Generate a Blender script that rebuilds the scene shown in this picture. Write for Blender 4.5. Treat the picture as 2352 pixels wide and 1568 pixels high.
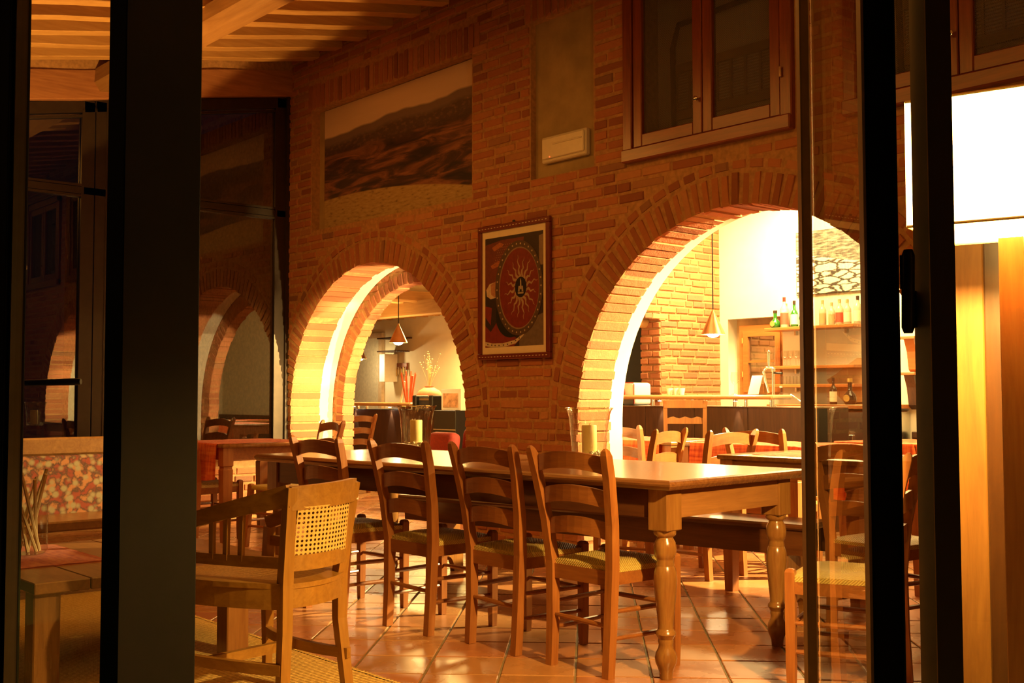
import bpy, bmesh, math, random
from mathutils import Vector, Matrix, Euler
from math import sin, cos, pi, radians, sqrt, hypot, atan2

for o in list(bpy.data.objects):
    bpy.data.objects.remove(o, do_unlink=True)
SC = bpy.context.scene
COL = SC.collection
RND = random.Random(7)

# ------------------------------------------------------------------ camera
EYE = Vector((0.0, 0.0, 1.15))
FOC = 2582.74            # focal length in pixels of the 2352 px wide frame
PIT, ROL, YAW = 0.0480003, -0.00137145, 0.716977
FWD = Vector((-cos(YAW)*cos(PIT), sin(YAW)*cos(PIT), sin(PIT)))
RGT0 = Vector((sin(YAW), cos(YAW), 0.0))
UP0 = RGT0.cross(FWD)
RGT = RGT0*cos(ROL) + UP0*sin(ROL)
UPV = UP0*cos(ROL) - RGT0*sin(ROL)
camd = bpy.data.cameras.new('camera')
camd.sensor_width = 36.0
camd.lens = 36.0*FOC/2352.0
camd.clip_start = 0.05
cam = bpy.data.objects.new('camera', camd)
M = Matrix((RGT, UPV, -FWD)).transposed().to_4x4()
M.translation = EYE
cam.matrix_world = M
COL.objects.link(cam)
SC.camera = cam

# ------------------------------------------------------------------ world, exposure
world = bpy.data.worlds.new('night')
SC.world = world
world.use_nodes = True
world.node_tree.nodes['Background'].inputs['Color'].default_value = (0.10, 0.13, 0.2, 1)
world.node_tree.nodes['Background'].inputs['Strength'].default_value = 0.012
SC.view_settings.view_transform = 'Standard'
SC.view_settings.look = 'None'
SC.view_settings.exposure = 0.0
SC.view_settings.gamma = 1.0
SC.view_settings.use_curve_mapping = False
try:
    SC.cycles.use_denoising = True
    SC.cycles.sample_clamp_indirect = 4.0
    SC.cycles.caustics_reflective = False
    SC.cycles.caustics_refractive = False
    SC.cycles.max_bounces = 8
    SC.cycles.transparent_max_bounces = 16
except Exception:
    pass

AMBER = (1.0, 0.39, 0.055)
CREAM = (1.0, 0.70, 0.27)
CREAM2 = (1.0, 0.64, 0.19)

def lamp(kind, loc, power, color, size=0.1, target=None, spot=None, blend=0.3, size_y=None):
    d = bpy.data.lights.new('light', kind)
    d.energy = power
    d.color = color
    if kind == 'AREA':
        d.size = size
        if size_y:
            d.shape = 'RECTANGLE'; d.size_y = size_y
    else:
        d.shadow_soft_size = size
    if kind == 'SPOT':
        d.spot_size = spot; d.spot_blend = blend
    o = bpy.data.objects.new('light', d)
    COL.objects.link(o)
    o.location = loc
    if target is not None:
        v = Vector(target) - Vector(loc)
        o.rotation_euler = v.to_track_quat('-Z', 'Y').to_euler()
    return o

# bar room side: unseen lights without fixtures, added to brighten arches and rooms
lamp('SPOT', (-2.3, 8.3, 2.75), 5600, CREAM, 0.05, (-5.6, 5.7, 1.25), radians(62), 0.5)
lamp('SPOT', (-8.05, 7.35, 2.25), 420, CREAM2, 0.04, (-9.5, 5.75, 1.5), radians(56), 0.3)  # added spot on the left arch's left jamb
# three unseen spots added low in the left arch, brightening its left side
for tz, tx_ in ((1.0, -9.5), (1.7, -9.4), (2.2, -8.75)):
    lamp('SPOT', (-6.98, 5.80, 1.0), 520, CREAM, 0.03, (tx_, 5.76, tz), radians(25), 0.5)
# more unseen spots, added to brighten the right sides of both arches
for tz in (1.1, 1.75):
    lamp('SPOT', (-9.42, 5.80, 1.0), 1300, CREAM, 0.03, (-6.9, 5.76, tz), radians(25), 0.5)
    lamp('SPOT', (-5.48, 5.80, 1.0), 1500, CREAM, 0.03, (-2.95, 5.76, tz), radians(25), 0.5)
lamp('AREA', (-11.8, 8.0, 1.75), 26, CREAM2, 0.8, (-11.8, 8.0, 3.0))  # unseen area light added to brighten the reception joists
lamp('AREA', (-4.6, 8.6, 3.3), 190, CREAM, 2.2, (-4.6, 8.6, 0), size_y=1.2)  # unseen area fills added for bar room and reception
lamp('AREA', (-6.6, 9.0, 3.3), 330, CREAM, 1.2, (-6.8, 9.2, 0), size_y=0.8)
lamp('AREA', (-11.6, 9.1, 2.28), 300, CREAM2, 1.6, (-11.2, 8.9, 0), size_y=0.8)
# front room: unseen amber area fills added under the roof, no fixtures
lamp('AREA', (-4.6, 2.9, 3.45), 33, AMBER, 3.4, (-4.4, 3.7, 0), size_y=1.2)
lamp('AREA', (-7.6, 2.7, 3.4), 32, AMBER, 1.6, (-7.9, 3.6, 0), size_y=1.0)
# unseen spot added to brighten the inner brick face behind the left arch
lamp('SPOT', (-6.3, 3.4, 2.5), 800, (1.0, 0.6, 0.16), 0.05, (-9.15, 6.0, 1.35), radians(24), 0.6)
# bare unseen spot standing in for a floor lamp, aimed at the joists
lamp('SPOT', (-7.75, 2.6, 1.6), 480, (1.0, 0.50, 0.11), 0.05, (-8.15, 2.55, 4.2), radians(90), 0.05)

# ------------------------------------------------------------------ projection helpers (real points at real distances)
def ray(px, py):
    return FWD + RGT*((px-1176.0)/FOC) - UPV*((py-784.0)/FOC)
def at_y(px, py, Y):
    d = ray(px, py); t = Y/d.y
    return EYE + d*t
def at_x(px, py, X):
    d = ray(px, py); t = X/d.x
    return EYE + d*t
def at_z(px, py, z):
    d = ray(px, py); t = (z-EYE.z)/d.z
    return EYE + d*t
def at_d(px, py, dist):
    return EYE + ray(px, py)*dist
def proj(p):
    v = Vector(p) - EYE
    z = v.dot(FWD)
    return 1176+FOC*v.dot(RGT)/z, 784-FOC*v.dot(UPV)/z, z

# ------------------------------------------------------------------ object helpers
def tag(o, label=None, cat=None, group=None, kind=None):
    if label: o['label'] = label
    if cat: o['category'] = cat
    if group: o['group'] = group
    if kind: o['kind'] = kind
    return o
def thing(name, label, cat, loc=(0, 0, 0), rz=0.0, group=None):
    o = bpy.data.objects.new(name, None)
    o.empty_display_size = 0.1
    COL.objects.link(o)
    o.location = loc
    o.rotation_euler = (0, 0, rz)
    return tag(o, label, cat, group)
def link(name, me, parent=None):
    o = bpy.data.objects.new(name, me)
    COL.objects.link(o)
    if parent is not None: o.parent = parent
    return o
def obj(name, bm, mat, parent=None, smooth=False, angle=None):
    me = bpy.data.meshes.new(name)
    bmesh.ops.recalc_face_normals(bm, faces=bm.faces)
    bm.to_mesh(me); bm.free()
    if mat is not None: me.materials.append(mat)
    if smooth:
        for p in me.polygons: p.use_smooth = True
        try: me.set_sharp_from_angle(angle=radians(angle or 40))
        except Exception: pass
    return link(name, me, parent)
def copy_tree(o, parent=None):
    c = o.copy(); COL.objects.link(c)
    if parent is not None: c.parent = parent
    for ch in list(o.children): copy_tree(ch, c)
    return c
def NB(): return bmesh.new()

def box(bm, c, s, bev=0.0, rot=None, seg=1):
    r = bmesh.ops.create_cube(bm, size=1.0)
    vs = r['verts']
    for v in vs:
        v.co = Vector((v.co.x*s[0], v.co.y*s[1], v.co.z*s[2]))
    if bev > 0:
        es = list({e for v in vs for e in v.link_edges})
        rr = bmesh.ops.bevel(bm, geom=es, offset=bev, segments=seg, profile=0.5, affect='EDGES')
        vs = list({v for f in rr['faces'] for v in f.verts} | {v for v in vs if v.is_valid})
    for v in vs:
        p = v.co
        if rot is not None: p = rot @ p
        v.co = p + Vector(c)
    return vs
def boxb(bm, a, b, bev=0.0):
    a = Vector(a); b = Vector(b)
    return box(bm, (a+b)/2, (abs(b.x-a.x), abs(b.y-a.y), abs(b.z-a.z)), bev)
def tube(bm, pts, rad, n=8, cap=True, sx=1.0):
    pts = [Vector(p) for p in pts]
    if not isinstance(rad, (list, tuple)): rad = [rad]*len(pts)
    rings = []
    ref = None
    for i, p in enumerate(pts):
        t = (pts[min(i+1, len(pts)-1)] - pts[max(i-1, 0)])
        t.normalize()
        if ref is None:
            ref = Vector((0, 0, 1)) if abs(t.z) < 0.9 else Vector((1, 0, 0))
        a = t.cross(ref)
        if a.length < 1e-6: a = t.cross(Vector((0, 1, 0)))
        a.normalize(); b = t.cross(a).normalized()
        ref = a.cross(t)
        rings.append([bm.verts.new(p + (a*cos(2*pi*k/n)*sx + b*sin(2*pi*k/n))*rad[i]) for k in range(n)])
    for i in range(len(rings)-1):
        for k in range(n):
            bm.faces.new((rings[i][k], rings[i][(k+1) % n], rings[i+1][(k+1) % n], rings[i+1][k]))
    if cap:
        bm.faces.new(rings[0][::-1]); bm.faces.new(rings[-1])
    return rings
def lathe(bm, prof, c=(0, 0, 0), n=20, cap=True, wob=0.0):
    c = Vector(c); rings = []
    for j, (r, z) in enumerate(prof):
        rings.append([bm.verts.new(c + Vector((r*(1+wob*sin(3*a+j*0.7))*cos(a), r*(1+wob*sin(3*a+j*0.7))*sin(a), z))) for a in [2*pi*k/n for k in range(n)]])
    for i in range(len(rings)-1):
        for k in range(n):
            bm.faces.new((rings[i][k], rings[i][(k+1) % n], rings[i+1][(k+1) % n], rings[i+1][k]))
    if cap:
        if prof[0][0] > 1e-4: bm.faces.new(rings[0][::-1])
        if prof[-1][0] > 1e-4: bm.faces.new(rings[-1])
    return rings
def loft(bm, rings, cap=True, closed=True):
    """rings: lists of points, quad strips between them"""
    R = [[bm.verts.new(Vector(p)) for p in r] for r in rings]
    n = len(R[0])
    for i in range(len(R)-1):
        for k in range(n if closed else n-1):
            bm.faces.new((R[i][k], R[i][(k+1) % n], R[i+1][(k+1) % n], R[i+1][k]))
    if cap and closed:
        bm.faces.new(R[0][::-1]); bm.faces.new(R[-1])
    return R
def bar(bm, pts, w, h, side=None):
    """rectangular section swept along pts; w measured along 'side' (default horizontal), h along the other"""
    pts = [Vector(p) for p in pts]; rings = []
    for i, p in enumerate(pts):
        t = (pts[min(i+1, len(pts)-1)] - pts[max(i-1, 0)]).normalized()
        s = Vector(side) if side is not None else t.cross(Vector((0, 0, 1)))
        s = (s - t*s.dot(t)).normalized()
        u = s.cross(t).normalized()
        ww = w[i] if isinstance(w, (list, tuple)) else w
        hh = h[i] if isinstance(h, (list, tuple)) else h
        rings.append([p+s*ww/2+u*hh/2, p-s*ww/2+u*hh/2, p-s*ww/2-u*hh/2, p+s*ww/2-u*hh/2])
    return loft(bm, rings)
def flat(bm, pts):
    return bm.faces.new([bm.verts.new(Vector(p)) for p in pts])
def plate(name, outer, holes, y0, y1, mat, parent=None, plane='y'):
    """solid sheet with holes: outline in (u, v); extruded from y0 to y1"""
    cu = bpy.data.curves.new(name, 'CURVE')
    cu.dimensions = '2D'; cu.fill_mode = 'BOTH'
    for ring in [outer]+holes:
        sp = cu.splines.new('POLY'); sp.points.add(len(ring)-1)
        for q, p in zip(sp.points, ring): q.co = (p[0], p[1], 0, 1)
        sp.use_cyclic_u = True
    cu.extrude = abs(y1-y0)/2
    tmp = bpy.data.objects.new('tmp', cu)
    COL.objects.link(tmp)
    bpy.context.view_layer.update()
    dg = bpy.context.evaluated_depsgraph_get()
    me = bpy.data.meshes.new_from_object(tmp.evaluated_get(dg))
    bpy.data.objects.remove(tmp); bpy.data.curves.remove(cu)
    ym = (y0+y1)/2
    for v in me.vertices:
        x, y, z = v.co
        if plane == 'y': v.co = (x, ym - z, y)
        elif plane == 'x': v.co = (ym + z, x, y)
        else: v.co = (x, y, ym+z)
    me.materials.clear(); me.materials.append(mat)
    me.name = name
    return link(name, me, parent)
def arch_pts(cx, cz, r, n=40, a0=pi, a1=0.0):
    return [(cx+r*cos(a0+(a1-a0)*i/n), cz+r*sin(a0+(a1-a0)*i/n)) for i in range(n+1)]

# ------------------------------------------------------------------ materials
def mat(name):
    m = bpy.data.materials.new(name); m.use_nodes = True
    nt = m.node_tree
    b = nt.nodes['Principled BSDF']
    return m, nt, b
def N(nt, t, **kw):
    n = nt.nodes.new(t)
    for k, v in kw.items(): setattr(n, k, v)
    return n
def ramp(nt, fac, stops):
    r = N(nt, 'ShaderNodeValToRGB')
    e = r.color_ramp.elements
    while len(e) < len(stops): e.new(0.5)
    for q, (p, c) in zip(e, stops):
        q.position = p; q.color = (*c, 1)
    nt.links.new(fac, r.inputs['Fac'])
    return r.outputs['Color']
def noise(nt, scale, detail=3, vec=None, rough=0.55, dist=0.0):
    n = N(nt, 'ShaderNodeTexNoise')
    n.inputs['Scale'].default_value = scale; n.inputs['Detail'].default_value = detail
    n.inputs['Roughness'].default_value = rough; n.inputs['Distortion'].default_value = dist
    if vec is not None: nt.links.new(vec, n.inputs['Vector'])
    return n.outputs['Fac']
def coords(nt, scale=(1, 1, 1), out='Object'):
    tc = N(nt, 'ShaderNodeTexCoord'); mp = N(nt, 'ShaderNodeMapping')
    mp.inputs['Scale'].default_value = scale
    nt.links.new(tc.outputs[out], mp.inputs['Vector'])
    return mp.outputs['Vector']
def mix(nt, fac, a, b, mode='MIX'):
    m = N(nt, 'ShaderNodeMix', data_type='RGBA', blend_type=mode)
    for s, v in (('Factor', fac),):
        if isinstance(v, (int, float)): m.inputs[0].default_value = v
        else: nt.links.new(v, m.inputs[0])
    for i, v in ((6, a), (7, b)):
        if isinstance(v, tuple): m.inputs[i].default_value = (*v, 1)
        else: nt.links.new(v, m.inputs[i])
    return m.outputs[2]
def mathn(nt, op, a, b=0.0):
    m = N(nt, 'ShaderNodeMath', operation=op)
    for i, v in ((0, a), (1, b)):
        if isinstance(v, (int, float)): m.inputs[i].default_value = v
        else: nt.links.new(v, m.inputs[i])
    return m.outputs[0]
def bump(nt, b, h, strength=0.3, dist=0.01):
    n = N(nt, 'ShaderNodeBump')
    n.inputs['Strength'].default_value = strength; n.inputs['Distance'].default_value = dist
    nt.links.new(h, n.inputs['Height'])
    nt.links.new(n.outputs['Normal'], b.inputs['Normal'])
def plain(name, c, rough=0.6, metal=0.0, var=0.12, scale=20, bmp=0.0):
    m, nt, b = mat(name)
    f = noise(nt, scale, 4, coords(nt))
    b.inputs['Roughness'].default_value = rough; b.inputs['Metallic'].default_value = metal
    col = ramp(nt, f, [(0.3, tuple(x*(1-var) for x in c)), (0.7, tuple(min(1, x*(1+var)) for x in c))])
    nt.links.new(col, b.inputs['Base Color'])
    if bmp: bump(nt, b, f, bmp, 0.004)
    return m
def wood(name, c, dark, axis='x', rough=0.35, scale=1.0, coat=0.25):
    m, nt, b = mat(name)
    s = {'x': (1.2, 14, 14), 'y': (14, 1.2, 14), 'z': (14, 14, 1.2)}[axis]
    v = coords(nt, tuple(k*scale for k in s))
    oi = N(nt, 'ShaderNodeObjectInfo')
    ad = N(nt, 'ShaderNodeVectorMath', operation='ADD')
    nt.links.new(v, ad.inputs[0])
    sc = N(nt, 'ShaderNodeVectorMath', operation='SCALE'); sc.inputs['Scale'].default_value = 31.0
    nt.links.new(oi.outputs['Location'], sc.inputs[0]); nt.links.new(sc.outputs[0], ad.inputs[1])
    f = noise(nt, 1.6, 5, ad.outputs[0], 0.6, 1.2)
    f2 = noise(nt, 6.0, 3, ad.outputs[0], 0.6, 0.3)
    g = mathn(nt, 'ADD', mathn(nt, 'MULTIPLY', f, 0.7), mathn(nt, 'MULTIPLY', f2, 0.3))
    col = ramp(nt, g, [(0.32, dark), (0.52, tuple((x+y)/2 for x, y in zip(c, dark))), (0.72, c)])
    nt.links.new(col, b.inputs['Base Color'])
    b.inputs['Roughness'].default_value = rough
    b.inputs['Coat Weight'].default_value = coat
    b.inputs['Coat Roughness'].default_value = 0.2
    bump(nt, b, g, 0.12, 0.003)
    return m
def brickm(name, stops, rough=0.9):
    m, nt, b = mat(name)
    oi = N(nt, 'ShaderNodeObjectInfo')
    geo = N(nt, 'ShaderNodeNewGeometry')
    at = N(nt, 'ShaderNodeAttribute', attribute_name='tone')
    # each piece its own tone: object random for single bricks, island random inside the joined mesh
    rn = mathn(nt, 'FRACT', mathn(nt, 'ADD', oi.outputs['Random'], geo.outputs['Random Per Island']))
    base = ramp(nt, rn, stops)
    tc = N(nt, 'ShaderNodeNewGeometry')
    f = noise(nt, 22, 5, tc.outputs['Position'])
    f2 = noise(nt, 90, 3, tc.outputs['Position'])
    c2 = mix(nt, mathn(nt, 'MULTIPLY', f, 0.7), base, (0.20, 0.085, 0.04), 'MIX')
    c3 = mix(nt, 0.55, base, c2)
    nt.links.new(c3, b.inputs['Base Color'])
    b.inputs['Roughness'].default_value = rough
    bump(nt, b, mathn(nt, 'ADD', f, mathn(nt, 'MULTIPLY', f2, 0.5)), 0.55, 0.008)
    return m
def glassm(name, tint=(0.93, 0.95, 0.9), ior=1.5, wavy=0.0, boost=1.0):
    """thin architectural pane: clear transmission plus Fresnel reflection"""
    m = bpy.data.materials.new(name); m.use_nodes = True
    nt = m.node_tree; nt.nodes.clear()
    out = N(nt, 'ShaderNodeOutputMaterial')
    tr = N(nt, 'ShaderNodeBsdfTransparent'); tr.inputs['Color'].default_value = (*tint, 1)
    gl = N(nt, 'ShaderNodeBsdfGlossy'); gl.inputs['Roughness'].default_value = 0.0
    fr = N(nt, 'ShaderNodeFresnel')
    gm = N(nt, 'ShaderNodeNewGeometry')      # same reflection from either side of the single-surface pane
    io = mathn(nt, 'ADD', mathn(nt, 'MULTIPLY', gm.outputs['Backfacing'], 1.0/ior-ior), ior)
    nt.links.new(io, fr.inputs['IOR'])
    f = mathn(nt, 'MINIMUM', mathn(nt, 'MULTIPLY', fr.outputs['Fac'], boost), 1.0)
    if wavy:
        h = noise(nt, 1.0, 2, coords(nt, wavy if isinstance(wavy, tuple) else (wavy,)*3))
        bn = N(nt, 'ShaderNodeBump'); bn.inputs['Strength'].default_value = 0.5; bn.inputs['Distance'].default_value = 0.02
        nt.links.new(h, bn.inputs['Height'])
        nt.links.new(bn.outputs['Normal'], gl.inputs['Normal']); nt.links.new(bn.outputs['Normal'], fr.inputs['Normal'])
    mx = N(nt, 'ShaderNodeMixShader')
    nt.links.new(f, mx.inputs['Fac'])
    nt.links.new(tr.outputs[0], mx.inputs[1]); nt.links.new(gl.outputs[0], mx.inputs[2])
    nt.links.new(mx.outputs[0], out.inputs['Surface'])
    return m
def emit(name, c, s):
    m, nt, b = mat(name)
    b.inputs['Base Color'].default_value = (*c, 1)
    b.inputs['Emission Color'].default_value = (*c, 1)
    b.inputs['Emission Strength'].default_value = s
    return m
M_BRICK = brickm('brick', [(0.0, (0.30, 0.10, 0.045)), (0.25, (0.46, 0.17, 0.075)), (0.55, (0.55, 0.215, 0.09)), (0.8, (0.42, 0.15, 0.07)), (0.93, (0.60, 0.29, 0.13)), (1.0, (0.25, 0.12, 0.07))])
M_MORTAR = plain('mortar', (0.45, 0.25, 0.105), 0.95, 0, 0.22, 30, 0.8)
M_PLASTER = plain('white_plaster', (0.80, 0.76, 0.66), 0.9, 0, 0.04, 6, 0.1)
M_CREAM = plain('cream_plaster', (0.74, 0.68, 0.52), 0.9, 0, 0.05, 5, 0.1)
M_OCHRE = plain('ochre_plaster', (0.42, 0.31, 0.15), 0.92, 0, 0.16, 5, 0.25)
M_GROUT = plain('grout', (0.22, 0.17, 0.09), 0.8, 0, 0.2, 30, 0.3)
M_BRONZE = plain('dark_bronze_metal', (0.060, 0.042, 0.026), 0.35, 0.6, 0.1)
M_BLACK = plain('black_door_metal', (0.007, 0.006, 0.004), 0.7, 0.0, 0.1)
M_BLACK.node_tree.nodes['Principled BSDF'].inputs['Specular IOR Level'].default_value = 0.12
M_LITMETAL = plain('lit_brown_door_metal', (0.40, 0.22, 0.10), 0.5, 0.0, 0.1)  # lighter brown copy of the door metal, room light painted in
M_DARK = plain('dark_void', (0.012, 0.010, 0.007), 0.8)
M_GLASS = glassm('window_glass', (0.86, 0.88, 0.84), 1.55, 0.0, 4.6)
M_DOORGLASS = glassm('door_glass', (0.90, 0.90, 0.82), 1.5, 0.0, 1.3)
M_VASEGLASS = glassm('vase_glass', (0.97, 0.95, 0.9), 1.5, (26, 26, 5), 2.4)
M_RIM = glassm('glass_rim', (0.8, 0.78, 0.7), 1.6, 0.0, 7.0)
M_CLEAR = glassm('drinking_glass', (0.93, 0.93, 0.9), 1.5, 0.0, 1.5)
M_CHAIR = wood('chestnut_chair_wood', (0.42, 0.17, 0.045), (0.25, 0.08, 0.02), 'z', 0.38)
M_CHAIRX = wood('chestnut_chair_slat_wood', (0.36, 0.135, 0.035), (0.20, 0.065, 0.017), 'x', 0.35)
M_LEG = wood('varnished_leg_wood', (0.32, 0.16, 0.042), (0.18, 0.07, 0.017), 'z', 0.22, 1, 0.5)
M_TABLE = wood('dark_table_wood', (0.27, 0.12, 0.04), (0.14, 0.05, 0.016), 'x', 0.24, 1, 0.4)
M_APRON = wood('dark_apron_wood', (0.15, 0.055, 0.018), (0.08, 0.025, 0.009), 'x', 0.3, 1, 0.3)
M_OAK = wood('honey_wood', (0.40, 0.19, 0.055), (0.25, 0.10, 0.027), 'x', 0.35)
M_OAKZ = wood('honey_wood_upright', (0.40, 0.19, 0.055), (0.25, 0.10, 0.027), 'z', 0.35)
M_ARM = wood('golden_armchair_wood', (0.46, 0.24, 0.045), (0.28, 0.125, 0.018), 'x', 0.35)
M_ARMZ = wood('golden_armchair_upright', (0.45, 0.23, 0.043), (0.28, 0.125, 0.018), 'z', 0.35)
M_WINWOOD = wood('red_window_wood', (0.27, 0.055, 0.014), (0.14, 0.024, 0.007), 'z', 0.3, 1, 0.3)
M_WINWOODX = wood('red_window_rail_wood', (0.27, 0.055, 0.014), (0.14, 0.024, 0.007), 'x', 0.3, 1, 0.3)
M_JOIST = wood('joist_wood', (0.62, 0.37, 0.14), (0.42, 0.21, 0.06), 'y', 0.6, 0.7, 0.0)
M_BEAM = wood('plate_beam_wood', (0.52, 0.24, 0.10), (0.30, 0.115, 0.045), 'y', 0.6, 0.7, 0.0)
M_PURLIN = wood('purlin_wood', (0.36, 0.19, 0.065), (0.24, 0.11, 0.03), 'x', 0.6, 0.7, 0.0)
M_ROOFTILE = plain('roof_tile', (0.34, 0.19, 0.10), 0.9, 0, 0.25, 12)
M_SHELF = wood('orange_shelf_wood', (0.44, 0.16, 0.04), (0.30, 0.10, 0.025), 'x', 0.4)
M_BARWOOD = wood('bar_panel_wood', (0.085, 0.036, 0.016), (0.04, 0.016, 0.008), 'z', 0.5, 1, 0.05)
M_RAIL = wood('bar_rail_wood', (0.66, 0.42, 0.20), (0.52, 0.30, 0.12), 'x', 0.35)
M_PLANK = wood('cupboard_plank', (0.25, 0.115, 0.02), (0.15, 0.058, 0.009), 'z', 0.55, 1, 0.0)
M_PLANKD = wood('cupboard_panel', (0.07, 0.026, 0.006), (0.04, 0.014, 0.004), 'z', 0.35)
M_STEEL = plain('steel', (0.6, 0.58, 0.53), 0.25, 1.0, 0.05)
M_CHROME = plain('chrome', (0.8, 0.78, 0.74), 0.08, 1.0, 0.02)
M_COPPER = plain('copper_shade', (0.66, 0.36, 0.19), 0.32, 0.9, 0.05)
M_BULB = emit('lamp_glow', (1.0, 0.86, 0.55), 30)
M_SPOTBULB = emit('spot_glow', (1.0, 0.92, 0.72), 60)
M_BLACKPL = plain('black_plastic', (0.012, 0.011, 0.010), 0.4)
M_WHITE = plain('white_enamel', (0.82, 0.80, 0.74), 0.4, 0, 0.03)
M_IVORY = plain('ivory_plastic', (0.72, 0.66, 0.50), 0.45, 0, 0.04)
M_CANDLE = plain('candle_wax', (0.80, 0.66, 0.26), 0.5, 0, 0.06)
M_PEBBLE = plain('pale_pebble', (0.50, 0.46, 0.30), 0.5, 0, 0.2, 40)
M_TERRA = plain('terracotta', (0.55, 0.25, 0.13), 0.6, 0, 0.1)
M_RED = plain('red_fabric', (0.20, 0.016, 0.008), 0.8, 0, 0.2, 60, 0.3)
M_REDPL = plain('red_enamel', (0.62, 0.06, 0.03), 0.35)
M_STRAW = plain('dry_stem', (0.72, 0.56, 0.32), 0.8, 0, 0.2)
M_ORANGEST = plain('orange_stick', (0.75, 0.17, 0.07), 0.6)
M_STONE = plain('brown_stone', (0.42, 0.26, 0.12), 0.8, 0, 0.25, 6, 0.4)
M_GREENGL = plain('green_bottle', (0.015, 0.11, 0.012), 0.08)
M_DARKGL = plain('dark_bottle', (0.035, 0.02, 0.012), 0.08)
M_CLEARB = plain('clear_spirit_bottle', (0.46, 0.42, 0.32), 0.08)
M_LABEL = plain('paper_label', (0.72, 0.64, 0.46), 0.7, 0, 0.08)
M_REDLAB = plain('red_label', (0.62, 0.07, 0.04), 0.6)
M_GOLD = plain('gold_foil', (0.62, 0.42, 0.13), 0.35, 0.6)
M_GRASS = plain('grass', (0.05, 0.10, 0.025), 0.7, 0, 0.3, 60)

def rush():
    m, nt, b = mat('woven_rush')
    v = coords(nt)
    w = N(nt, 'ShaderNodeTexWave', wave_type='BANDS', bands_direction='DIAGONAL')
    w.inputs['Scale'].default_value = 55; w.inputs['Distortion'].default_value = 1.5
    nt.links.new(v, w.inputs['Vector'])
    f = noise(nt, 60, 3, v)
    g = mathn(nt, 'ADD', mathn(nt, 'MULTIPLY', w.outputs['Fac'], 0.5), mathn(nt, 'MULTIPLY', f, 0.5))
    nt.links.new(ramp(nt, g, [(0.25, (0.36, 0.24, 0.06)), (0.75, (0.66, 0.52, 0.16))]), b.inputs['Base Color'])
    b.inputs['Roughness'].default_value = 0.55
    bump(nt, b, g, 0.7, 0.005)
    return m
M_RUSH = rush()
def sisal():
    m, nt, b = mat('sisal_weave')
    v = coords(nt)
    w = N(nt, 'ShaderNodeTexWave', wave_type='BANDS', bands_direction='X')
    w.inputs['Scale'].default_value = 14; w.inputs['Distortion'].default_value = 2.0; w.inputs['Detail'].default_value = 3; w.inputs['Detail Scale'].default_value = 6
    nt.links.new(v, w.inputs['Vector'])
    f = noise(nt, 120, 3, v)
    g = mathn(nt, 'ADD', mathn(nt, 'MULTIPLY', w.outputs['Fac'], 0.45), mathn(nt, 'MULTIPLY', f, 0.55))
    nt.links.new(ramp(nt, g, [(0.3, (0.55, 0.34, 0.085)), (0.7, (0.95, 0.70, 0.24))]), b.inputs['Base Color'])
    b.inputs['Roughness'].default_value = 0.9
    bump(nt, b, g, 1.0, 0.01)
    return m
M_SISAL = sisal()
def cloth():
    m, nt, b = mat('orange_check_cloth')
    v = coords(nt)
    a = noise(nt, 3.0, 4, coords(nt, (1, 14, 14)))
    c = noise(nt, 3.0, 4, coords(nt, (14, 14, 1)))
    g = mathn(nt, 'ADD', mathn(nt, 'MULTIPLY', a, 0.5), mathn(nt, 'MULTIPLY', c, 0.5))
    nt.links.new(ramp(nt, g, [(0.38, (0.62, 0.07, 0.025)), (0.5, (0.86, 0.18, 0.045)), (0.62, (0.95, 0.34, 0.09))]), b.inputs['Base Color'])
    b.inputs['Roughness'].default_value = 0.85
    b.inputs['Sheen Weight'].default_value = 0.2
    return m
M_CLOTH = cloth()
def tilem():
    m, nt, b = mat('terracotta_tile')
    oi = N(nt, 'ShaderNodeObjectInfo')
    geo = N(nt, 'ShaderNodeNewGeometry')
    rn = mathn(nt, 'FRACT', mathn(nt, 'ADD', oi.outputs['Random'], geo.outputs['Random Per Island']))
    base = ramp(nt, rn, [(0.0, (0.40, 0.155, 0.06)), (0.4, (0.50, 0.21, 0.085)), (0.75, (0.44, 0.22, 0.085)), (1.0, (0.54, 0.27, 0.11))])
    f = noise(nt, 5, 3, geo.outputs['Position'], 0.5, 0.25)
    f2 = noise(nt, 40, 3, geo.outputs['Position'])
    dk = ramp(nt, f, [(0.2, (0.74, 0.70, 0.62)), (0.75, (1, 1, 1))])
    nt.links.new(mix(nt, 1.0, base, dk, 'MULTIPLY'), b.inputs['Base Color'])
    r = N(nt, 'ShaderNodeMapRange'); r.inputs['To Min'].default_value = 0.16; r.inputs['To Max'].default_value = 0.4
    nt.links.new(f, r.inputs['Value']); nt.links.new(r.outputs[0], b.inputs['Roughness'])
    bump(nt, b, f2, 0.06, 0.003)
    return m
M_TILE = tilem()
def screenm():
    m = bpy.data.materials.new('insect_screen'); m.use_nodes = True
    nt = m.node_tree; b = nt.nodes['Principled BSDF']; out = nt.nodes['Material Output']
    b.inputs['Base Color'].default_value = (0.10, 0.07, 0.035, 1); b.inputs['Roughness'].default_value = 0.8
    tr = N(nt, 'ShaderNodeBsdfTransparent'); mx = N(nt, 'ShaderNodeMixShader')
    ch = N(nt, 'ShaderNodeTexChecker'); ch.inputs['Scale'].default_value = 180
    nt.links.new(coords(nt), ch.inputs['Vector'])
    f = mathn(nt, 'ADD', mathn(nt, 'MULTIPLY', ch.outputs['Fac'], 0.35), 0.45)
    nt.links.new(f, mx.inputs['Fac']); nt.links.new(tr.outputs[0], mx.inputs[1]); nt.links.new(b.outputs[0], mx.inputs[2])
    nt.links.new(mx.outputs[0], out.inputs['Surface'])
    return m
M_SCREEN = screenm()

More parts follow.
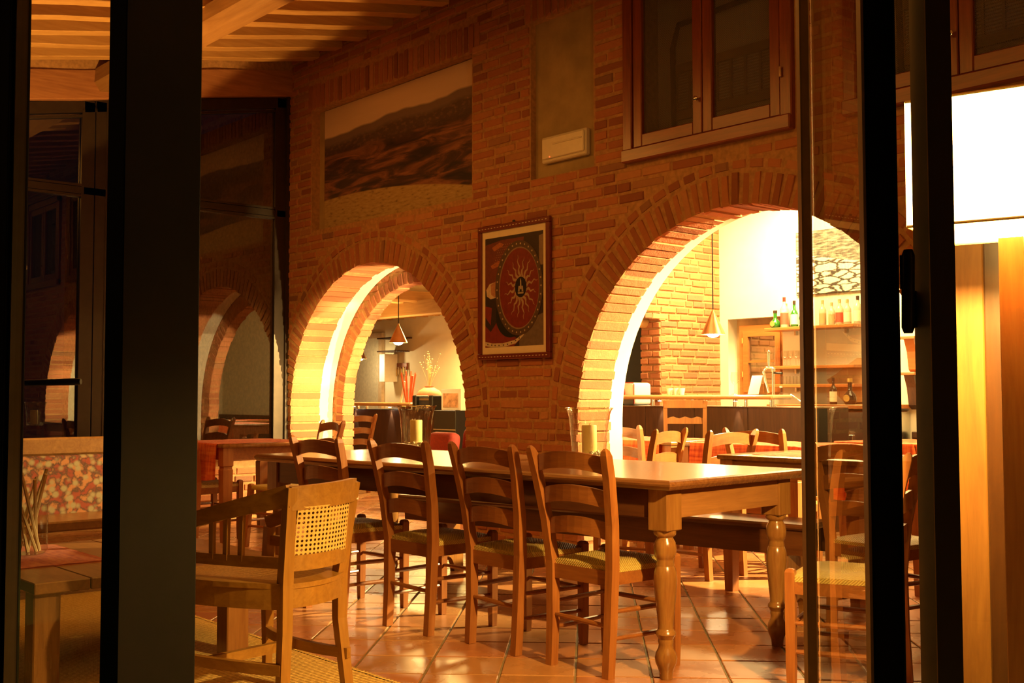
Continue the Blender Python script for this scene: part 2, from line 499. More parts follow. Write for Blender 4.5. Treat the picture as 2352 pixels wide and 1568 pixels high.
# ------------------------------------------------------------------ brick building
BR_MESH = []
for k in range(5):
    r_ = random.Random(100+k)
    bm = NB()
    ci, cv = 0.02, 0.09
    def j(a): return r_.uniform(-a, a)
    back = [(-.5, .5, -.5), (.5, .5, -.5), (.5, .5, .5), (-.5, .5, .5)]
    mid = [(-.5+j(.012), -.42, -.5+j(.05)), (.5+j(.012), -.42, -.5+j(.05)), (.5+j(.012), -.42, .5+j(.05)), (-.5+j(.012), -.42, .5+j(.05))]
    ci, cv = .03, .13
    fr = [(-.5+ci+j(.012), -.5+j(.02), -.5+cv+j(.06)), (.5-ci+j(.012), -.5+j(.02), -.5+cv+j(.06)), (.5-ci+j(.012), -.5+j(.02), .5-cv+j(.06)), (-.5+ci+j(.012), -.5+j(.02), .5-cv+j(.06))]
    R = [[bm.verts.new(p) for p in ring] for ring in (back, mid, fr)]
    for a, b_ in ((0, 1), (1, 2)):
        for q in range(4):
            bm.faces.new((R[a][q], R[a][(q+1) % 4], R[b_][(q+1) % 4], R[b_][q]))
    bm.faces.new(R[2])
    bmesh.ops.recalc_face_normals(bm, faces=bm.faces)
    me = bpy.data.meshes.new('brick'); bm.to_mesh(me); bm.free()
    me.materials.append(M_BRICK)
    BR_MESH.append(me)

def lay_bricks(parent, mats, keep=300, name='brick', rest='brickwork', meshes=None, material=None):
    """mats: matrices (unit brick -> world). The ones largest in the photograph become single parts, the rest one part."""
    meshes = meshes or BR_MESH
    sc = []
    for i, m in enumerate(mats):
        p = m.translation
        x, y, z = proj(p)
        vis = z > 0.5 and 455 < x < 2110 and -20 < y < 1590
        s = m.to_scale()
        area = sorted((s.x, s.y, s.z))
        sc.append(((1 if vis else 0.02)*area[2]*area[1]/max(z, .5)**2, i))
    sc.sort(reverse=True)
    for k, (a, i) in enumerate(sc[:keep]):
        o = link(name, meshes[i % len(meshes)], parent)
        o.matrix_world = mats[i] if parent is None else mats[i]
        o.matrix_basis = (parent.matrix_world.inverted() @ mats[i]) if parent is not None else mats[i]
    if len(sc) > keep:
        V = []; F = []
        for a, i in sc[keep:]:
            me = meshes[i % len(meshes)]
            o = len(V)
            V += [tuple(mats[i] @ v.co) for v in me.vertices]
            F += [tuple(o+q for q in p.vertices) for p in me.polygons]
        me = bpy.data.meshes.new(rest); me.from_pydata(V, [], F); me.update()
        me.materials.append(material or M_BRICK)
        tag(link(rest, me, parent), kind='stuff')
def bmat(c, size, ang=0.0, axis='y'):
    """brick centre, size (length, depth, height), rotation about the wall normal"""
    if axis == 'y':      # front faces -Y
        R_ = Matrix.Rotation(-ang, 4, 'Y')
    elif axis == 'x':    # front faces +X
        R_ = Matrix.Rotation(pi/2, 4, 'Z') @ Matrix.Rotation(-ang, 4, 'Y')
    else:                # front faces -X
        R_ = Matrix.Rotation(-pi/2, 4, 'Z') @ Matrix.Rotation(-ang, 4, 'Y')
    return Matrix.Translation(c) @ R_ @ Matrix.Diagonal((*size, 1))
def courses(u0, u1, z0, z1, block, pitch=0.077, h=0.058, seed=1, joint=0.018):
    """running courses of bricks between u0 and u1, leaving the blocked spans free; returns (u, z, length, height)"""
    r_ = random.Random(seed); res = []
    n = int((z1-z0)/pitch)
    for i in range(n):
        z = z0 + (i+.5)*pitch
        spans = [(u0, u1)]
        for a, b_ in block(z-h/2, z+h/2):
            new = []
            for s, e in spans:
                if b_ <= s or a >= e: new.append((s, e)); continue
                if a > s: new.append((s, a))
                if b_ < e: new.append((b_, e))
            spans = new
        for s, e in spans:
            x = s
            first = True
            while x < e-0.03:
                L = r_.choice([0.27, 0.26, 0.25, 0.13, 0.24, 0.20]) if not first else r_.choice([0.27, 0.13, 0.19])
                first = False
                if e - x - L < 0.07: L = min(e-x, 0.30)
                L = min(L, e-x)
                if L > 0.03:
                    res.append((x+L/2, z+r_.uniform(-.003, .003), L-joint*r_.uniform(.7, 1.3), h*r_.uniform(.93, 1.05)))
                x += L
    return res

# ------------------------------------------------------------------ the main brick wall with two arches
AZ, AR = 0.970, 1.3347
A1, A2 = -8.209, -4.275
YF, YB = 5.5, 5.82
OPEN = [('photo', -9.19, -6.79, 2.70, 3.84), ('panel', -6.10, -5.45, 2.735, 3.90), ('w1', -5.13, -3.81, 2.71, 3.95), ('w2', -3.45, -2.13, 2.71, 3.95)]
ro = AR+0.010
outer = [(-9.74, 0), (A1-ro, 0)] + arch_pts(A1, AZ, ro) + [(A1+ro, 0), (A2-ro, 0)] + arch_pts(A2, AZ, ro) + [(A2+ro, 0), (2.2, 0), (2.2, 4.75), (-9.74, 4.75)]
holes = [[(a, c), (b, c), (b, d), (a, d)] for _, a, b, c, d in OPEN]
wall_back = plate('wall_back', outer, holes, YF+0.0065, YB, M_MORTAR)
tag(wall_back, 'long exposed brick wall with two arched openings', kind='structure')
RA, RB = 0.205, 0.062      # voussoir ring, then a flat header ring
bl = []
mats = []
jr = random.Random(5)
def brick_ring(mats, cx, r, n_pitch, Y0, Y1, rlen, jl=0.22, jamb=True, left=True, right=True, z0=0.0, hdr=True):
    n = int(pi*(r+rlen/2)/n_pitch)
    for i in range(n):
        a = pi*(i+.5)/n
        rr = r + rlen/2 + jr.uniform(-.008, .006)
        t = (pi*r/n)*jr.uniform(.74, .88)
        L = rlen*jr.uniform(.94, 1.0)
        c = (cx+rr*cos(a), (Y0+Y1)/2+jr.uniform(-.004, .003), AZ+rr*sin(a))
        mats.append(bmat(c, (L, Y1-Y0, t), a))
    if hdr:
        n2 = int(pi*(r+rlen+RB/2)/0.128)
        for i in range(n2):
            a = pi*(i+.5)/n2
            rr = r + rlen + .016 + RB/2
            c = (cx+rr*cos(a), Y0+.05+jr.uniform(-.003, .003), AZ+rr*sin(a))
            mats.append(bmat(c, (RB*.82, .10, 0.128*jr.uniform(.8, .9)), a))
    if jamb:
        k = 0
        z = AZ - .0385
        while z > z0+.02:
            L = jl if k % 2 else jl*.62
            for s, on in ((-1, left), (1, right)):
                if on:
                    off = jr.uniform(-.010, .006)
                    mats.append(bmat((cx+s*(r+L/2+off), (Y0+Y1)/2+jr.uniform(-.004, .004), z), (L, Y1-Y0, 0.059*jr.uniform(.92, 1.04))))
            z -= .077; k += 1
brick_ring(mats, A1, AR, 0.077, YF, YB, RA)
brick_ring(mats, A2, AR, 0.077, YF, YB, RA)
# soldier courses above the recesses
for a, b, z in ((-9.25, -6.72, 3.845), (-6.16, -5.39, 3.905)):
    x = a
    while x < b-.03:
        mats.append(bmat((x+.032, YF+.05+jr.uniform(-.004, .003), z+.125+jr.uniform(-.008, .008)), (0.056*jr.uniform(.88, 1.04), .10, .235*jr.uniform(.95, 1.02))))
        x += .0735
def block_main(za, zb):
    out = []
    zm = (za+zb)/2
    for cx in (A1, A2):
        if zm < AZ:
            # jamb bricks alternate long and short
            kk = round((AZ-.0385-zm)/.077)
            L = (0.22 if kk % 2 else 0.22*.62)
            out.append((cx-AR-L-.012, cx+AR+L+.012))
        else:
            R = AR+RA+RB+.03
            d = za-AZ
            if d < R: out.append((cx-sqrt(max(R*R-d*d, 0)), cx+sqrt(max(R*R-d*d, 0))))
    for nme, a, b, c, d in OPEN:
        top = d + (.255 if nme in ('photo', 'panel') else 0)
        pad = .06 if nme in ('photo', 'panel') and za > d-.01 else .006
        if zb > c+.004 and za < top: out.append((a-pad, b+pad))
    return out
zs = AZ - (.077*12)
for u, z, L, h in courses(-9.72, 2.1, zs, 4.5, block_main, seed=11):
    mats.append(bmat((u, YF+.055+RND.uniform(-.004, .004), z), (L, .11, h), RND.uniform(-.006, .006)))
lay_bricks(wall_back, mats)

# white plastered band behind the brick arches
RW = 1.385
lin = [(-10.6, 0), (A1-RW, 0)] + arch_pts(A1, AZ, RW) + [(A1+RW, 0), (A2-RW, 0)] + arch_pts(A2, AZ, RW) + [(A2+RW, 0), (2.2, 0), (2.2, 4.75), (-10.6, 4.75)]
tag(plate('trim_1', lin, [], YB+.001, 6.0, M_PLASTER), 'white plastered band lining the back of both arches', kind='structure')
# second, smaller brick arch behind the left one
R3 = 1.20
Y3 = 6.13
A3 = A1-.005
w3 = plate('wall_passage', [(-10.6, 0), (A3-R3-.014, 0)] + arch_pts(A3, AZ, R3+.014) + [(A3+R3+.014, 0), (-6.6, 0), (-6.6, 3.4), (-10.6, 3.4)], [], 6.0085, Y3, M_MORTAR)
tag(w3, 'second smaller brick arch seen through the left arch', kind='structure')
m3 = []
brick_ring(m3, A3, R3, 0.077, 6.002, Y3, .12, .22, hdr=False)
def block3(za, zb):
    zm = (za+zb)/2
    if zm < AZ:
        kk = round((AZ-.0385-zm)/.077); L = (0.22 if kk % 2 else 0.22*.62)
        return [(A3-R3-L-.012, A3+R3+L+.012)]
    d = zm-AZ; R = R3+.135
    return [(A3-sqrt(R*R-d*d), A3+sqrt(R*R-d*d))] if d < R else []
for u, z, L, h in courses(-10.0, -6.7, zs, 2.9, block3, seed=5):
    m3.append(bmat((u, 6.002+.04+RND.uniform(-.003, .003), z), (L, .08, h)))
lay_bricks(w3, m3)

# ------------------------------------------------------------------ recesses in the wall
bm = NB(); boxb(bm, (-9.19, YF+.13, 2.70), (-6.79, YF+.16, 3.84))
boxb(bm, (-9.19, YF+.09, 2.70), (-9.10, YF+.135, 3.84)); tag(obj('trim_2', bm, M_OCHRE), 'plastered back of the recess that holds the landscape print', kind='structure')
bm = NB(); boxb(bm, (-6.10, YF+.055, 2.735), (-5.45, YF+.16, 3.90)); tag(obj('trim_3', bm, M_OCHRE), 'blank ochre plastered recess between print and window', kind='structure')

# ------------------------------------------------------------------ bar room walls
wf = plate('wall_far', [(-16.5, 0), (1.5, 0), (1.5, 3.6), (-16.5, 3.6)], [[(-7.82, 1.12), (-7.10, 1.12), (-7.10, 1.99), (-7.82, 1.99)]], 10.0, 10.16, M_CREAM)
tag(wf, 'cream plastered wall behind the bar', kind='structure')
bm = NB(); boxb(bm, (0.6, 6.0, 0), (0.8, 10.0, 3.6)); tag(obj('wall_right', bm, M_CREAM), kind='structure')
bm = NB(); boxb(bm, (-10.6, 6.0, 3.4), (1.5, 10.2, 3.55)); tag(obj('ceiling_bar', bm, M_PLASTER), kind='structure')
# brick side wall left of the bar with a reveal and a log lintel
XS = -7.92
bm = NB()
boxb(bm, (XS-.28, 9.0, 0), (XS-.014, 10.0, 3.4)); boxb(bm, (XS-.28, 7.9, 2.02), (XS-.014, 9.0, 3.4))
ws = tag(obj('wall_side', bm, M_MORTAR), 'brick side wall left of the bar', kind='structure')
ms = []
def block_s(za, zb):
    return [(7.0, 8.99)] if zb < 2.0 else []
for u, z, L, h in courses(7.9, 9.995, .02, 3.35, block_s, seed=21):
    ms.append(bmat((XS-.04+RND.uniform(-.004, .004), u, z), (L, .08, h), 0, 'x'))
zz = .05
while zz < 2.0:      # the rough end of the wall
    k = int(zz/.077) % 2
    for a, b in (((0, .16), (.17, .28)) if k else ((0, .1), (.11, .28))):
        ms.append(bmat((XS-(a+b)/2, 8.99+.04+RND.uniform(-.012, .008), zz), (b-a-.012, .1, .060), RND.uniform(-.02, .02)))
    zz += .077
lay_bricks(ws, ms)
bm = NB(); tube(bm, [(XS-.22, 8.0, 1.93), (XS-.22, 8.99, 1.93)], [.05, .06], 12)
obj('lintel_log', bm, M_JOIST, ws, True)
bm = NB(); boxb(bm, (-9.2, 9.6, 0), (-8.2, 9.64, 3.3)); tag(obj('wall_store', bm, M_DARK), 'near-black sheet painting the unlit room beyond the side opening', kind='structure')  # darkness of the unlit room put into the sheet's colour

# ------------------------------------------------------------------ floor
bm = NB(); boxb(bm, (-17, 1.0, -.2), (2.2, 10.2, -.006))
floor = tag(obj('floor', bm, M_GROUT), 'diagonal terracotta tile floor', kind='structure')
TS = .3125
TL = []
for k in range(4):
    r_ = random.Random(40+k); bm = NB()
    q = .494
    vs = [[bm.verts.new((x*q+r_.uniform(-.004, .004), y*q+r_.uniform(-.004, .004), z)) for x, y in ((-1, -1), (1, -1), (1, 1), (-1, 1))] for z in (-.5, .3)]
    top = [bm.verts.new((x*(q-.012), y*(q-.012), .5+r_.uniform(-.06, .06))) for x, y in ((-1, -1), (1, -1), (1, 1), (-1, 1))]
    vs.append(top)
    for a in (0, 1):
        for i in range(4): bm.faces.new((vs[a][i], vs[a][(i+1) % 4], vs[a+1][(i+1) % 4], vs[a+1][i]))
    bm.faces.new(top)
    bmesh.ops.recalc_face_normals(bm, faces=bm.faces)
    me = bpy.data.meshes.new('floor_tile'); bm.to_mesh(me); bm.free(); me.materials.append(M_TILE); TL.append(me)
tm = []
r_ = random.Random(3)
for i in range(-45, 45):
    for k in range(-45, 70):
        c = .25 + TS*(i+.5); d = 5.62 + TS*(k+.5-20)
        x = (c-d)/sqrt(2); y = (c+d)/sqrt(2)
        if -14.5 < x < 1.6 and 1.15 < y < 9.8:
            px, py, z = proj((x, y, 0))
            if z < .6 or px < -100 or px > 2500 or y > 9.7: continue
            if py > 1760: continue
            tm.append(Matrix.Translation((x, y, -.006+r_.uniform(-.001, .001))) @ Matrix.Rotation(pi/4, 4, 'Z') @ Matrix.Diagonal((TS-.006, TS-.006, .012, 1)))
lay_bricks(floor, tm, 300, 'floor_tile', 'floor_tiles', TL, M_TILE)

# ------------------------------------------------------------------ ceiling of the front room: lean-to roof with joists
SL = .19
def zj(y): return 4.32 - SL*(5.5-y)
bm = NB()
loft(bm, [[(x, 0.9, zj(.9)+.105), (x, 5.52, zj(5.52)+.105), (x, 5.52, zj(5.52)+.18), (x, 0.9, zj(.9)+.18)] for x in (-9.9, 2.2)])
ceil = tag(obj('ceiling', bm, M_ROOFTILE), 'sloping lean-to roof with exposed timber joists', kind='structure')
x = -9.13
k = 0
while x < 1.8:
    r_ = random.Random(k); bm = NB(); rings = []
    for i in range(9):
        y = 1.0 + (5.53-1.0)*i/8
        w = .062+r_.uniform(-.006, .006); zb = zj(y)+r_.uniform(-.010, .008); zt = zj(y)+.108
        rings.append([(x-w, y, zt), (x+w, y, zt), (x+w, y, zb+.006), (x+w-.008, y, zb), (x-w+.008, y, zb), (x-w, y, zb+.006)])
    loft(bm, rings)
    obj('joist', bm, M_JOIST, ceil)
    x += .4; k += 1
bm = NB(); rings = []
r_ = random.Random(77)
for i in range(30):          # roughly hewn purlin under the joists
    x = -9.7 + 11.8*i/29; o = r_.uniform(-.012, .012); y0 = 3.68
    top = zj(y0)+.02
    rings.append([(x, y0-.10, top-.03), (x, y0+.10, top), (x, y0+.11+o, top-.12), (x, y0+.07+o, top-.215+o), (x, y0-.06, top-.225+o), (x, y0-.11, top-.15)])
loft(bm, rings); obj('purlin', bm, M_PURLIN, ceil, True, 30)
bm = NB(); rings = []
for i in range(12):          # wall plate along the window side
    y = 1.0 + 4.51*i/11; z = zj(y)-.25+r_.uniform(-.006, .006)
    rings.append([(-9.86, y, z+.25), (-9.555, y, z+.25), (-9.555, y, z+.008), (-9.565, y, z), (-9.86, y, z)])
loft(bm, rings); obj('wall_plate', bm, M_BEAM, ceil)

bm = NB(); rings = []
for i in range(12):          # rough mortar between wall plate and roof boards
    y = 1.0 + 4.51*i/11; z = zj(y)-.004
    rings.append([(-9.86, y, z+.12), (-9.57+r_.uniform(-.008, .008), y, z+.12), (-9.57+r_.uniform(-.008, .008), y, z), (-9.86, y, z)])
loft(bm, rings); obj('mortar_bed', bm, M_MORTAR, ceil)

# ------------------------------------------------------------------ window side wall (left): brick parapet, dark metal glazing
bm = NB(); boxb(bm, (-9.95, 1.0, 0), (-9.714, 5.7, .55)); boxb(bm, (-9.97, 1.0, .55), (-9.68, 5.51, .585))
wl = tag(obj('wall_left', bm, M_MORTAR), 'low brick parapet under the side windows', kind='structure')
ml = []
for u, z, L, h in courses(1.6, 5.49, .02, .55, lambda a, b: [], seed=31):
    ml.append(bmat((-9.70-.04+RND.uniform(-.004, .004), u, z), (L, .08, h), 0, 'x'))
lay_bricks(wl, ml)
def slant(y): return zj(y)-.27
def winbay(name, y0, y1):
    root = tag(bpy.data.objects.new(name, None), 'dark metal side window in two tiers reflecting the arches', kind='structure'); COL.objects.link(root)
    xf = -9.66
    for y in (y0, y1):
        bm = NB(); s = -1 if y == y1 else 1
        bar(bm, [(xf, y+s*.045, .585), (xf, y+s*.045, slant(y+s*.045))], .09, .07, (0, 1, 0)); obj('upright', bm, M_BRONZE, root)
        bm = NB(); bar(bm, [(xf+.025, y+s*.10, .62), (xf+.025, y+s*.10, slant(y+s*.1)-.06)], .022, .03, (0, 1, 0)); obj('upright_bead', bm, M_BRONZE, root)
    bm = NB(); bar(bm, [(xf, y0, slant(y0)-.035), (xf, y1, slant(y1)-.035)], .07, .10, (1, 0, 0)); bar(bm, [(xf+.02, y0+.08, slant(y0+.08)-.115), (xf+.02, y1-.08, slant(y1-.08)-.115)], .035, .02, (1, 0, 0)); obj('head_rail', bm, M_BRONZE, root)
    bm = NB(); bar(bm, [(xf, y0, 2.91), (xf, y1, 2.91)], .07, .06, (1, 0, 0)); bar(bm, [(xf+.02, y0+.08, 2.955), (xf+.02, y1-.08, 2.955)], .035, .02, (1, 0, 0)); bar(bm, [(xf+.02, y0+.08, 2.865), (xf+.02, y1-.08, 2.865)], .035, .02, (1, 0, 0)); obj('transom', bm, M_BRONZE, root)
    bm = NB(); bar(bm, [(xf, y0, .62), (xf, y1, .62)], .07, .07, (1, 0, 0)); obj('bottom_rail', bm, M_BRONZE, root)
    bm = NB(); flat(bm, [(xf, y0+.09, .655), (xf, y1-.09, .655), (xf, y1-.09, 2.88), (xf, y0+.09, 2.88)]); obj('pane', bm, M_GLASS, root)
    bm = NB(); flat(bm, [(xf, y0+.09, 2.94), (xf, y1-.09, 2.94), (xf, y1-.09, slant(y1-.09)-.08), (xf, y0+.09, slant(y0+.09)-.08)]); obj('pane', bm, M_GLASS, root)
winbay('window_1', 3.62, 5.47)
winbay('window_2', 1.6, 3.61)
bm = NB(); boxb(bm, (-9.74, 5.47, .585), (-9.6, 5.52, 4.1)); tag(obj('trim_4', bm, M_BRONZE), 'dark corner post of the glazing', kind='structure')
bm = NB(); boxb(bm, (-16.6, YB, -.3), (-9.96, 6.3, 4.2)); tag(obj('wall_outer', bm, M_MORTAR), 'outer wall beyond the side windows', kind='structure')
# outside ground beyond the windows and outside the door
bm = NB(); boxb(bm, (-30, -6, -.35), (-9.98, 12, -.3)); tag(obj('ground', bm, M_GRASS), kind='structure')
bm = NB(); boxb(bm, (2.0, 1.0, 0), (2.2, 5.5, 4.3)); tag(obj('wall_near', bm, M_OCHRE), kind='structure')
# ------------------------------------------------------------------ wooden casements high in the brick wall
def casement(name, x0, x1, z0, z1, lab):
    root = tag(bpy.data.objects.new(name, None), lab, kind='structure'); COL.objects.link(root)
    y = YF
    bm = NB()
    for a, b in (((x0-.01, y-.035, z0), (x0+.07, y+.07, z1)), ((x1-.07, y-.035, z0), (x1+.01, y+.07, z1))): boxb(bm, a, b, .006)
    obj('jamb', bm, M_WINWOOD, root)
    bm = NB(); boxb(bm, (x0-.01, y-.055, z0-.012), (x1+.01, y+.07, z0+.075), .008); boxb(bm, (x0-.01, y-.035, z1-.075), (x1+.01, y+.07, z1+.01), .006); obj('frame_rail', bm, M_WINWOODX, root)
    xm = (x0+x1)/2
    for k, (a, b) in enumerate(((x0+.075, xm-.003), (xm+.003, x1-.075))):
        bm = NB(); lo, hi = z0+.08, z1-.08
        boxb(bm, (a, y-.022, lo), (a+.075, y+.03, hi), .006); boxb(bm, (b-.075, y-.022, lo), (b, y+.03, hi), .006)
        sash = obj('sash', bm, M_WINWOOD, root)
        bm = NB(); boxb(bm, (a+.074, y-.02, lo), (b-.074, y+.028, lo+.085), .006); boxb(bm, (a+.074, y-.02, hi-.08), (b-.074, y+.028, hi), .006)
        obj('sash_rail', bm, M_WINWOODX, sash)
        bm = NB(); flat(bm, [(a+.07, y+.005, lo+.08), (b-.07, y+.005, lo+.08), (b-.07, y+.005, hi-.07), (a+.07, y+.005, hi-.07)]); obj('insect_screen', bm, M_SCREEN, sash)
    bm = NB(); lathe(bm, [(.006, 0), (.006, .016), (.016, .022), (.017, .03), (.009, .036), (.0005, .037)], n=12)
    bmesh.ops.rotate(bm, verts=bm.verts, cent=(0, 0, 0), matrix=Matrix.Rotation(pi/2, 3, 'X'))
    bmesh.ops.translate(bm, verts=bm.verts, vec=(xm-.03, y-.022, z0+.30)); obj('knob', bm, M_CHROME, root, True)
    bm = NB(); tube(bm, [(x1-.055, y-.045, z0+.30), (x1-.055, y-.045, z0+.36)], .008, 8); obj('hinge', bm, M_CHROME, root, True)
    # cornice board
    bm = NB()
    for k, (o, h) in enumerate(((.02, 0), (.05, .035), (.09, .075))):
        boxb(bm, (x0-.03-o, y-.04-o, z1+.01+h), (x1+.03+o, y+.02, z1+.05+h), .005)
    obj('cornice', bm, M_WINWOODX, root)
    # dim space behind: back panel and a grille housing
    bm = NB(); boxb(bm, (x0, YB+.30, z0-.05), (x1, YB+.32, z1+.05)); obj('back_panel', bm, M_OCHRE, root)
    bm = NB(); boxb(bm, (x0+.16, YB-.02, z0+.30), (x1-.1, YB+.0, z0+.36)); boxb(bm, (x0+.16, YB-.02, z0+.62), (x1-.1, YB, z0+.68))
    n = 9
    for i in range(n+1):
        xx = x0+.17+(x1-x0-.28)*i/n; boxb(bm, (xx-.008, YB-.015, z0+.34), (xx+.008, YB, z0+.64))
    for i in range(14):
        z = z0+.37+.019*i; boxb(bm, (x0+.17, YB-.008, z), (x1-.11, YB-.003, z+.006))
    obj('grille', bm, M_OCHRE, root)
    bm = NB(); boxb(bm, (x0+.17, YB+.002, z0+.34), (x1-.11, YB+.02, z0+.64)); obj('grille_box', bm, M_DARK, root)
    bm = NB(); tube(bm, [(x0+.16, YB-.02, z0+.1), (x0+.15, YB-.02, z0+.8), (x0+.20, YB-.02, z0+.95), (x1-.1, YB-.02, z0+1.0)], .02, 8); obj('pipe', bm, M_DARK, root)
    return root
casement('window_3', -5.13, -3.81, 2.71, 3.95, 'reddish wooden double casement with insect screens above the right arch')
casement('window_4', -3.45, -2.13, 2.71, 3.95, 'second wooden double casement above the lamp shade')

# ------------------------------------------------------------------ the landscape print
def printmat():
    m, nt, b = mat('landscape_print')
    tc = N(nt, 'ShaderNodeTexCoord'); sp = N(nt, 'ShaderNodeSeparateXYZ')
    nt.links.new(tc.outputs['UV'], sp.inputs[0])
    u, v = sp.outputs[0], sp.outputs[1]
    cv = lambda sx, sy: coords(nt, (sx, sy, 1), 'UV')
    n1 = noise(nt, 1.0, 2, cv(3.2, 0.0)); n2 = noise(nt, 1, 4, cv(9, 0))
    sky = mix(nt, noise(nt, 1, 4, cv(2, 6)), (0.70, 0.54, 0.44), (0.92, 0.74, 0.60))
    # ridge line height
    rid = mathn(nt, 'ADD', 0.70, mathn(nt, 'ADD', mathn(nt, 'MULTIPLY', n1, 0.13), mathn(nt, 'MULTIPLY', u, 0.05)))
    def above(line, w=0.008):
        mr = N(nt, 'ShaderNodeMapRange'); mr.inputs['From Min'].default_value = -w; mr.inputs['From Max'].default_value = w
        nt.links.new(mathn(nt, 'SUBTRACT', v, line), mr.inputs['Value']); return mr.outputs[0]
    ridge = (0.22, 0.16, 0.145)
    # folds: diagonal hills lit on one side
    mp = N(nt, 'ShaderNodeMapping'); mp.inputs['Rotation'].default_value = (0, 0, radians(28)); mp.inputs['Scale'].default_value = (3.0, 9.0, 1)
    nt.links.new(tc.outputs['UV'], mp.inputs['Vector'])
    fold = noise(nt, 1.3, 5, mp.outputs['Vector'], 0.6, 1.1)
    hills = ramp(nt, fold, [(0.34, (0.02, 0.012, 0.010)), (0.47, (0.07, 0.032, 0.020)), (0.56, (0.20, 0.085, 0.045)), (0.64, (0.34, 0.15, 0.08)), (0.75, (0.10, 0.07, 0.03))])
    town = ramp(nt, noise(nt, 1, 6, cv(40, 40)), [(0.5, (0.10, 0.065, 0.05)), (0.68, (0.22, 0.13, 0.09)), (0.78, (0.55, 0.36, 0.24))])
    low = mathn(nt, 'ADD', 0.57, mathn(nt, 'MULTIPLY', n2, 0.10))
    c = mix(nt, above(mathn(nt, 'SUBTRACT', rid, 0.07), .02), town, ridge)
    c = mix(nt, above(low, .05), hills, c)
    c = mix(nt, above(rid), c, sky)
    # pale field in front: an arc
    um = mathn(nt, 'SUBTRACT', u, 0.5)
    fl = mathn(nt, 'SUBTRACT', mathn(nt, 'SUBTRACT', 0.225, mathn(nt, 'MULTIPLY', um, 0.16)), mathn(nt, 'MULTIPLY', mathn(nt, 'MULTIPLY', um, um), 0.24))
    field = ramp(nt, noise(nt, 1, 6, cv(30, 60)), [(0.3, (0.20, 0.13, 0.05)), (0.42, (0.44, 0.31, 0.12)), (0.7, (0.56, 0.42, 0.19))])
    c = mix(nt, above(fl, .004), field, c)
    nt.links.new(c, b.inputs['Base Color'])
    b.inputs['Roughness'].default_value = 0.45
    return m
def uvquad(name, p, mt, parent=None):
    bm = NB(); f = flat(bm, p)
    uv = bm.loops.layers.uv.new('UVMap')
    for l, q in zip(f.loops, ((0, 0), (1, 0), (1, 1), (0, 1))): l[uv].uv = q
    me = bpy.data.meshes.new(name); bm.to_mesh(me); bm.free(); me.materials.append(mt)
    return link(name, me, parent)
pr = thing('landscape_print', 'large wide landscape print of hills under a pale sky set into the brick wall', 'picture', (-7.945, YF+.085, 3.27))
bm = NB(); box(bm, (0, .012, 0), (2.305, .022, 1.13)); obj('backing', bm, M_DARK, pr)
uvquad('picture_sheet', [(-1.15, 0, -.565), (1.15, 0, -.565), (1.15, 0, .565), (-1.15, 0, .565)], printmat(), pr)

# ------------------------------------------------------------------ framed print of a sun shield
def P3(x, z): return (x, z)
fx0, fx1, fz0, fz1 = -6.675, -5.865, 1.42, 2.44
fp = thing('framed_print', 'framed poster of a round red shield with a wavy silver sun', 'picture', ((fx0+fx1)/2, YF-.022, (fz0+fz1)/2))
W_, H_ = fx1-fx0, fz1-fz0
bm = NB()
for a, b in (((-W_/2, -.012, -H_/2), (W_/2, .02, -H_/2+.042)), ((-W_/2, -.012, H_/2-.042), (W_/2, .02, H_/2)), ((-W_/2, -.012, -H_/2+.042), (-W_/2+.042, .02, H_/2-.042)), ((W_/2-.042, -.012, -H_/2+.042), (W_/2, .02, H_/2-.042))): boxb(bm, a, b, .005)
fr = obj('frame', bm, plain('dark_red_frame', (0.17, 0.035, 0.02), 0.3), fp)
bm = NB()
for i in range(22):      # stitched inlay dashes of the frame
    xx = -W_/2+.03+(W_-.06)*i/21
    for zz in (-H_/2+.021, H_/2-.021): boxb(bm, (xx-.010, -.0145, zz-.0025), (xx+.006, -.012, zz+.0025))
tag(obj('inlay', bm, M_IVORY, fr), kind='stuff')
bm = NB(); boxb(bm, (-W_/2+.04, .004, -H_/2+.04), (W_/2-.04, .012, H_/2-.04)); obj('mount', bm, plain('cream_mount', (0.80, 0.72, 0.55), 0.8, 0, .03), fp)
bm = NB(); boxb(bm, (-.012, 0, H_/2-.005), (.012, .012, H_/2+.018), .004); obj('hanger', bm, M_BLACKPL, fp)
iw, ih = W_-.155, H_-.19      # printed picture
def pp(u, v, k): return ((u-.5)*iw, .003-.0004*k, (.5-v)*ih)
def pic_poly(name, pts, k, c, rough=.5, parent=fp, shape=None):
    bm = NB(); flat(bm, [pp(u, v, k) for u, v in pts]); return obj(name, bm, plain('print_'+name, c, rough, 0, .15, 30), parent)
base = pic_poly('printed_sheet', [(0, 0), (1, 0), (1, 1), (0, 1)], 0, (0.03, 0.016, 0.012))
def lay(name, polys, k, c, rough=.5):
    m_ = plain('print_'+name, tuple(x*.78 for x in c), rough, 0, .15, 30)
    if len(polys) > 40:
        bm = NB()
        for pts in polys: flat(bm, [pp(min(1, max(0, u)), min(1, max(0, v)), k) for u, v in pts])
        return tag(obj(name, bm, m_, base), kind='stuff')
    for pts in polys:
        bm = NB(); flat(bm, [pp(min(1, max(0, u)), min(1, max(0, v)), k) for u, v in pts]); obj(name, bm, m_, base)
def ell(cu, cv, ru, rv, n=48, rot=0.0):
    return [(cu+ru*cos(2*pi*i/n)*cos(rot)-rv*sin(2*pi*i/n)*sin(rot)*ih/iw, cv+rv*sin(2*pi*i/n)*cos(rot)+ru*cos(2*pi*i/n)*sin(rot)*iw/ih) for i in range(n)]
lay('printed_pavement', [[(.60, .80), (1, .72), (1, 1), (.60, 1)]], 1, (0.20, 0.15, 0.12))
lay('printed_pillar', [[(.93, .04), (1, .03), (1, .30), (.93, .30)]], 1, (0.30, 0.21, 0.15))
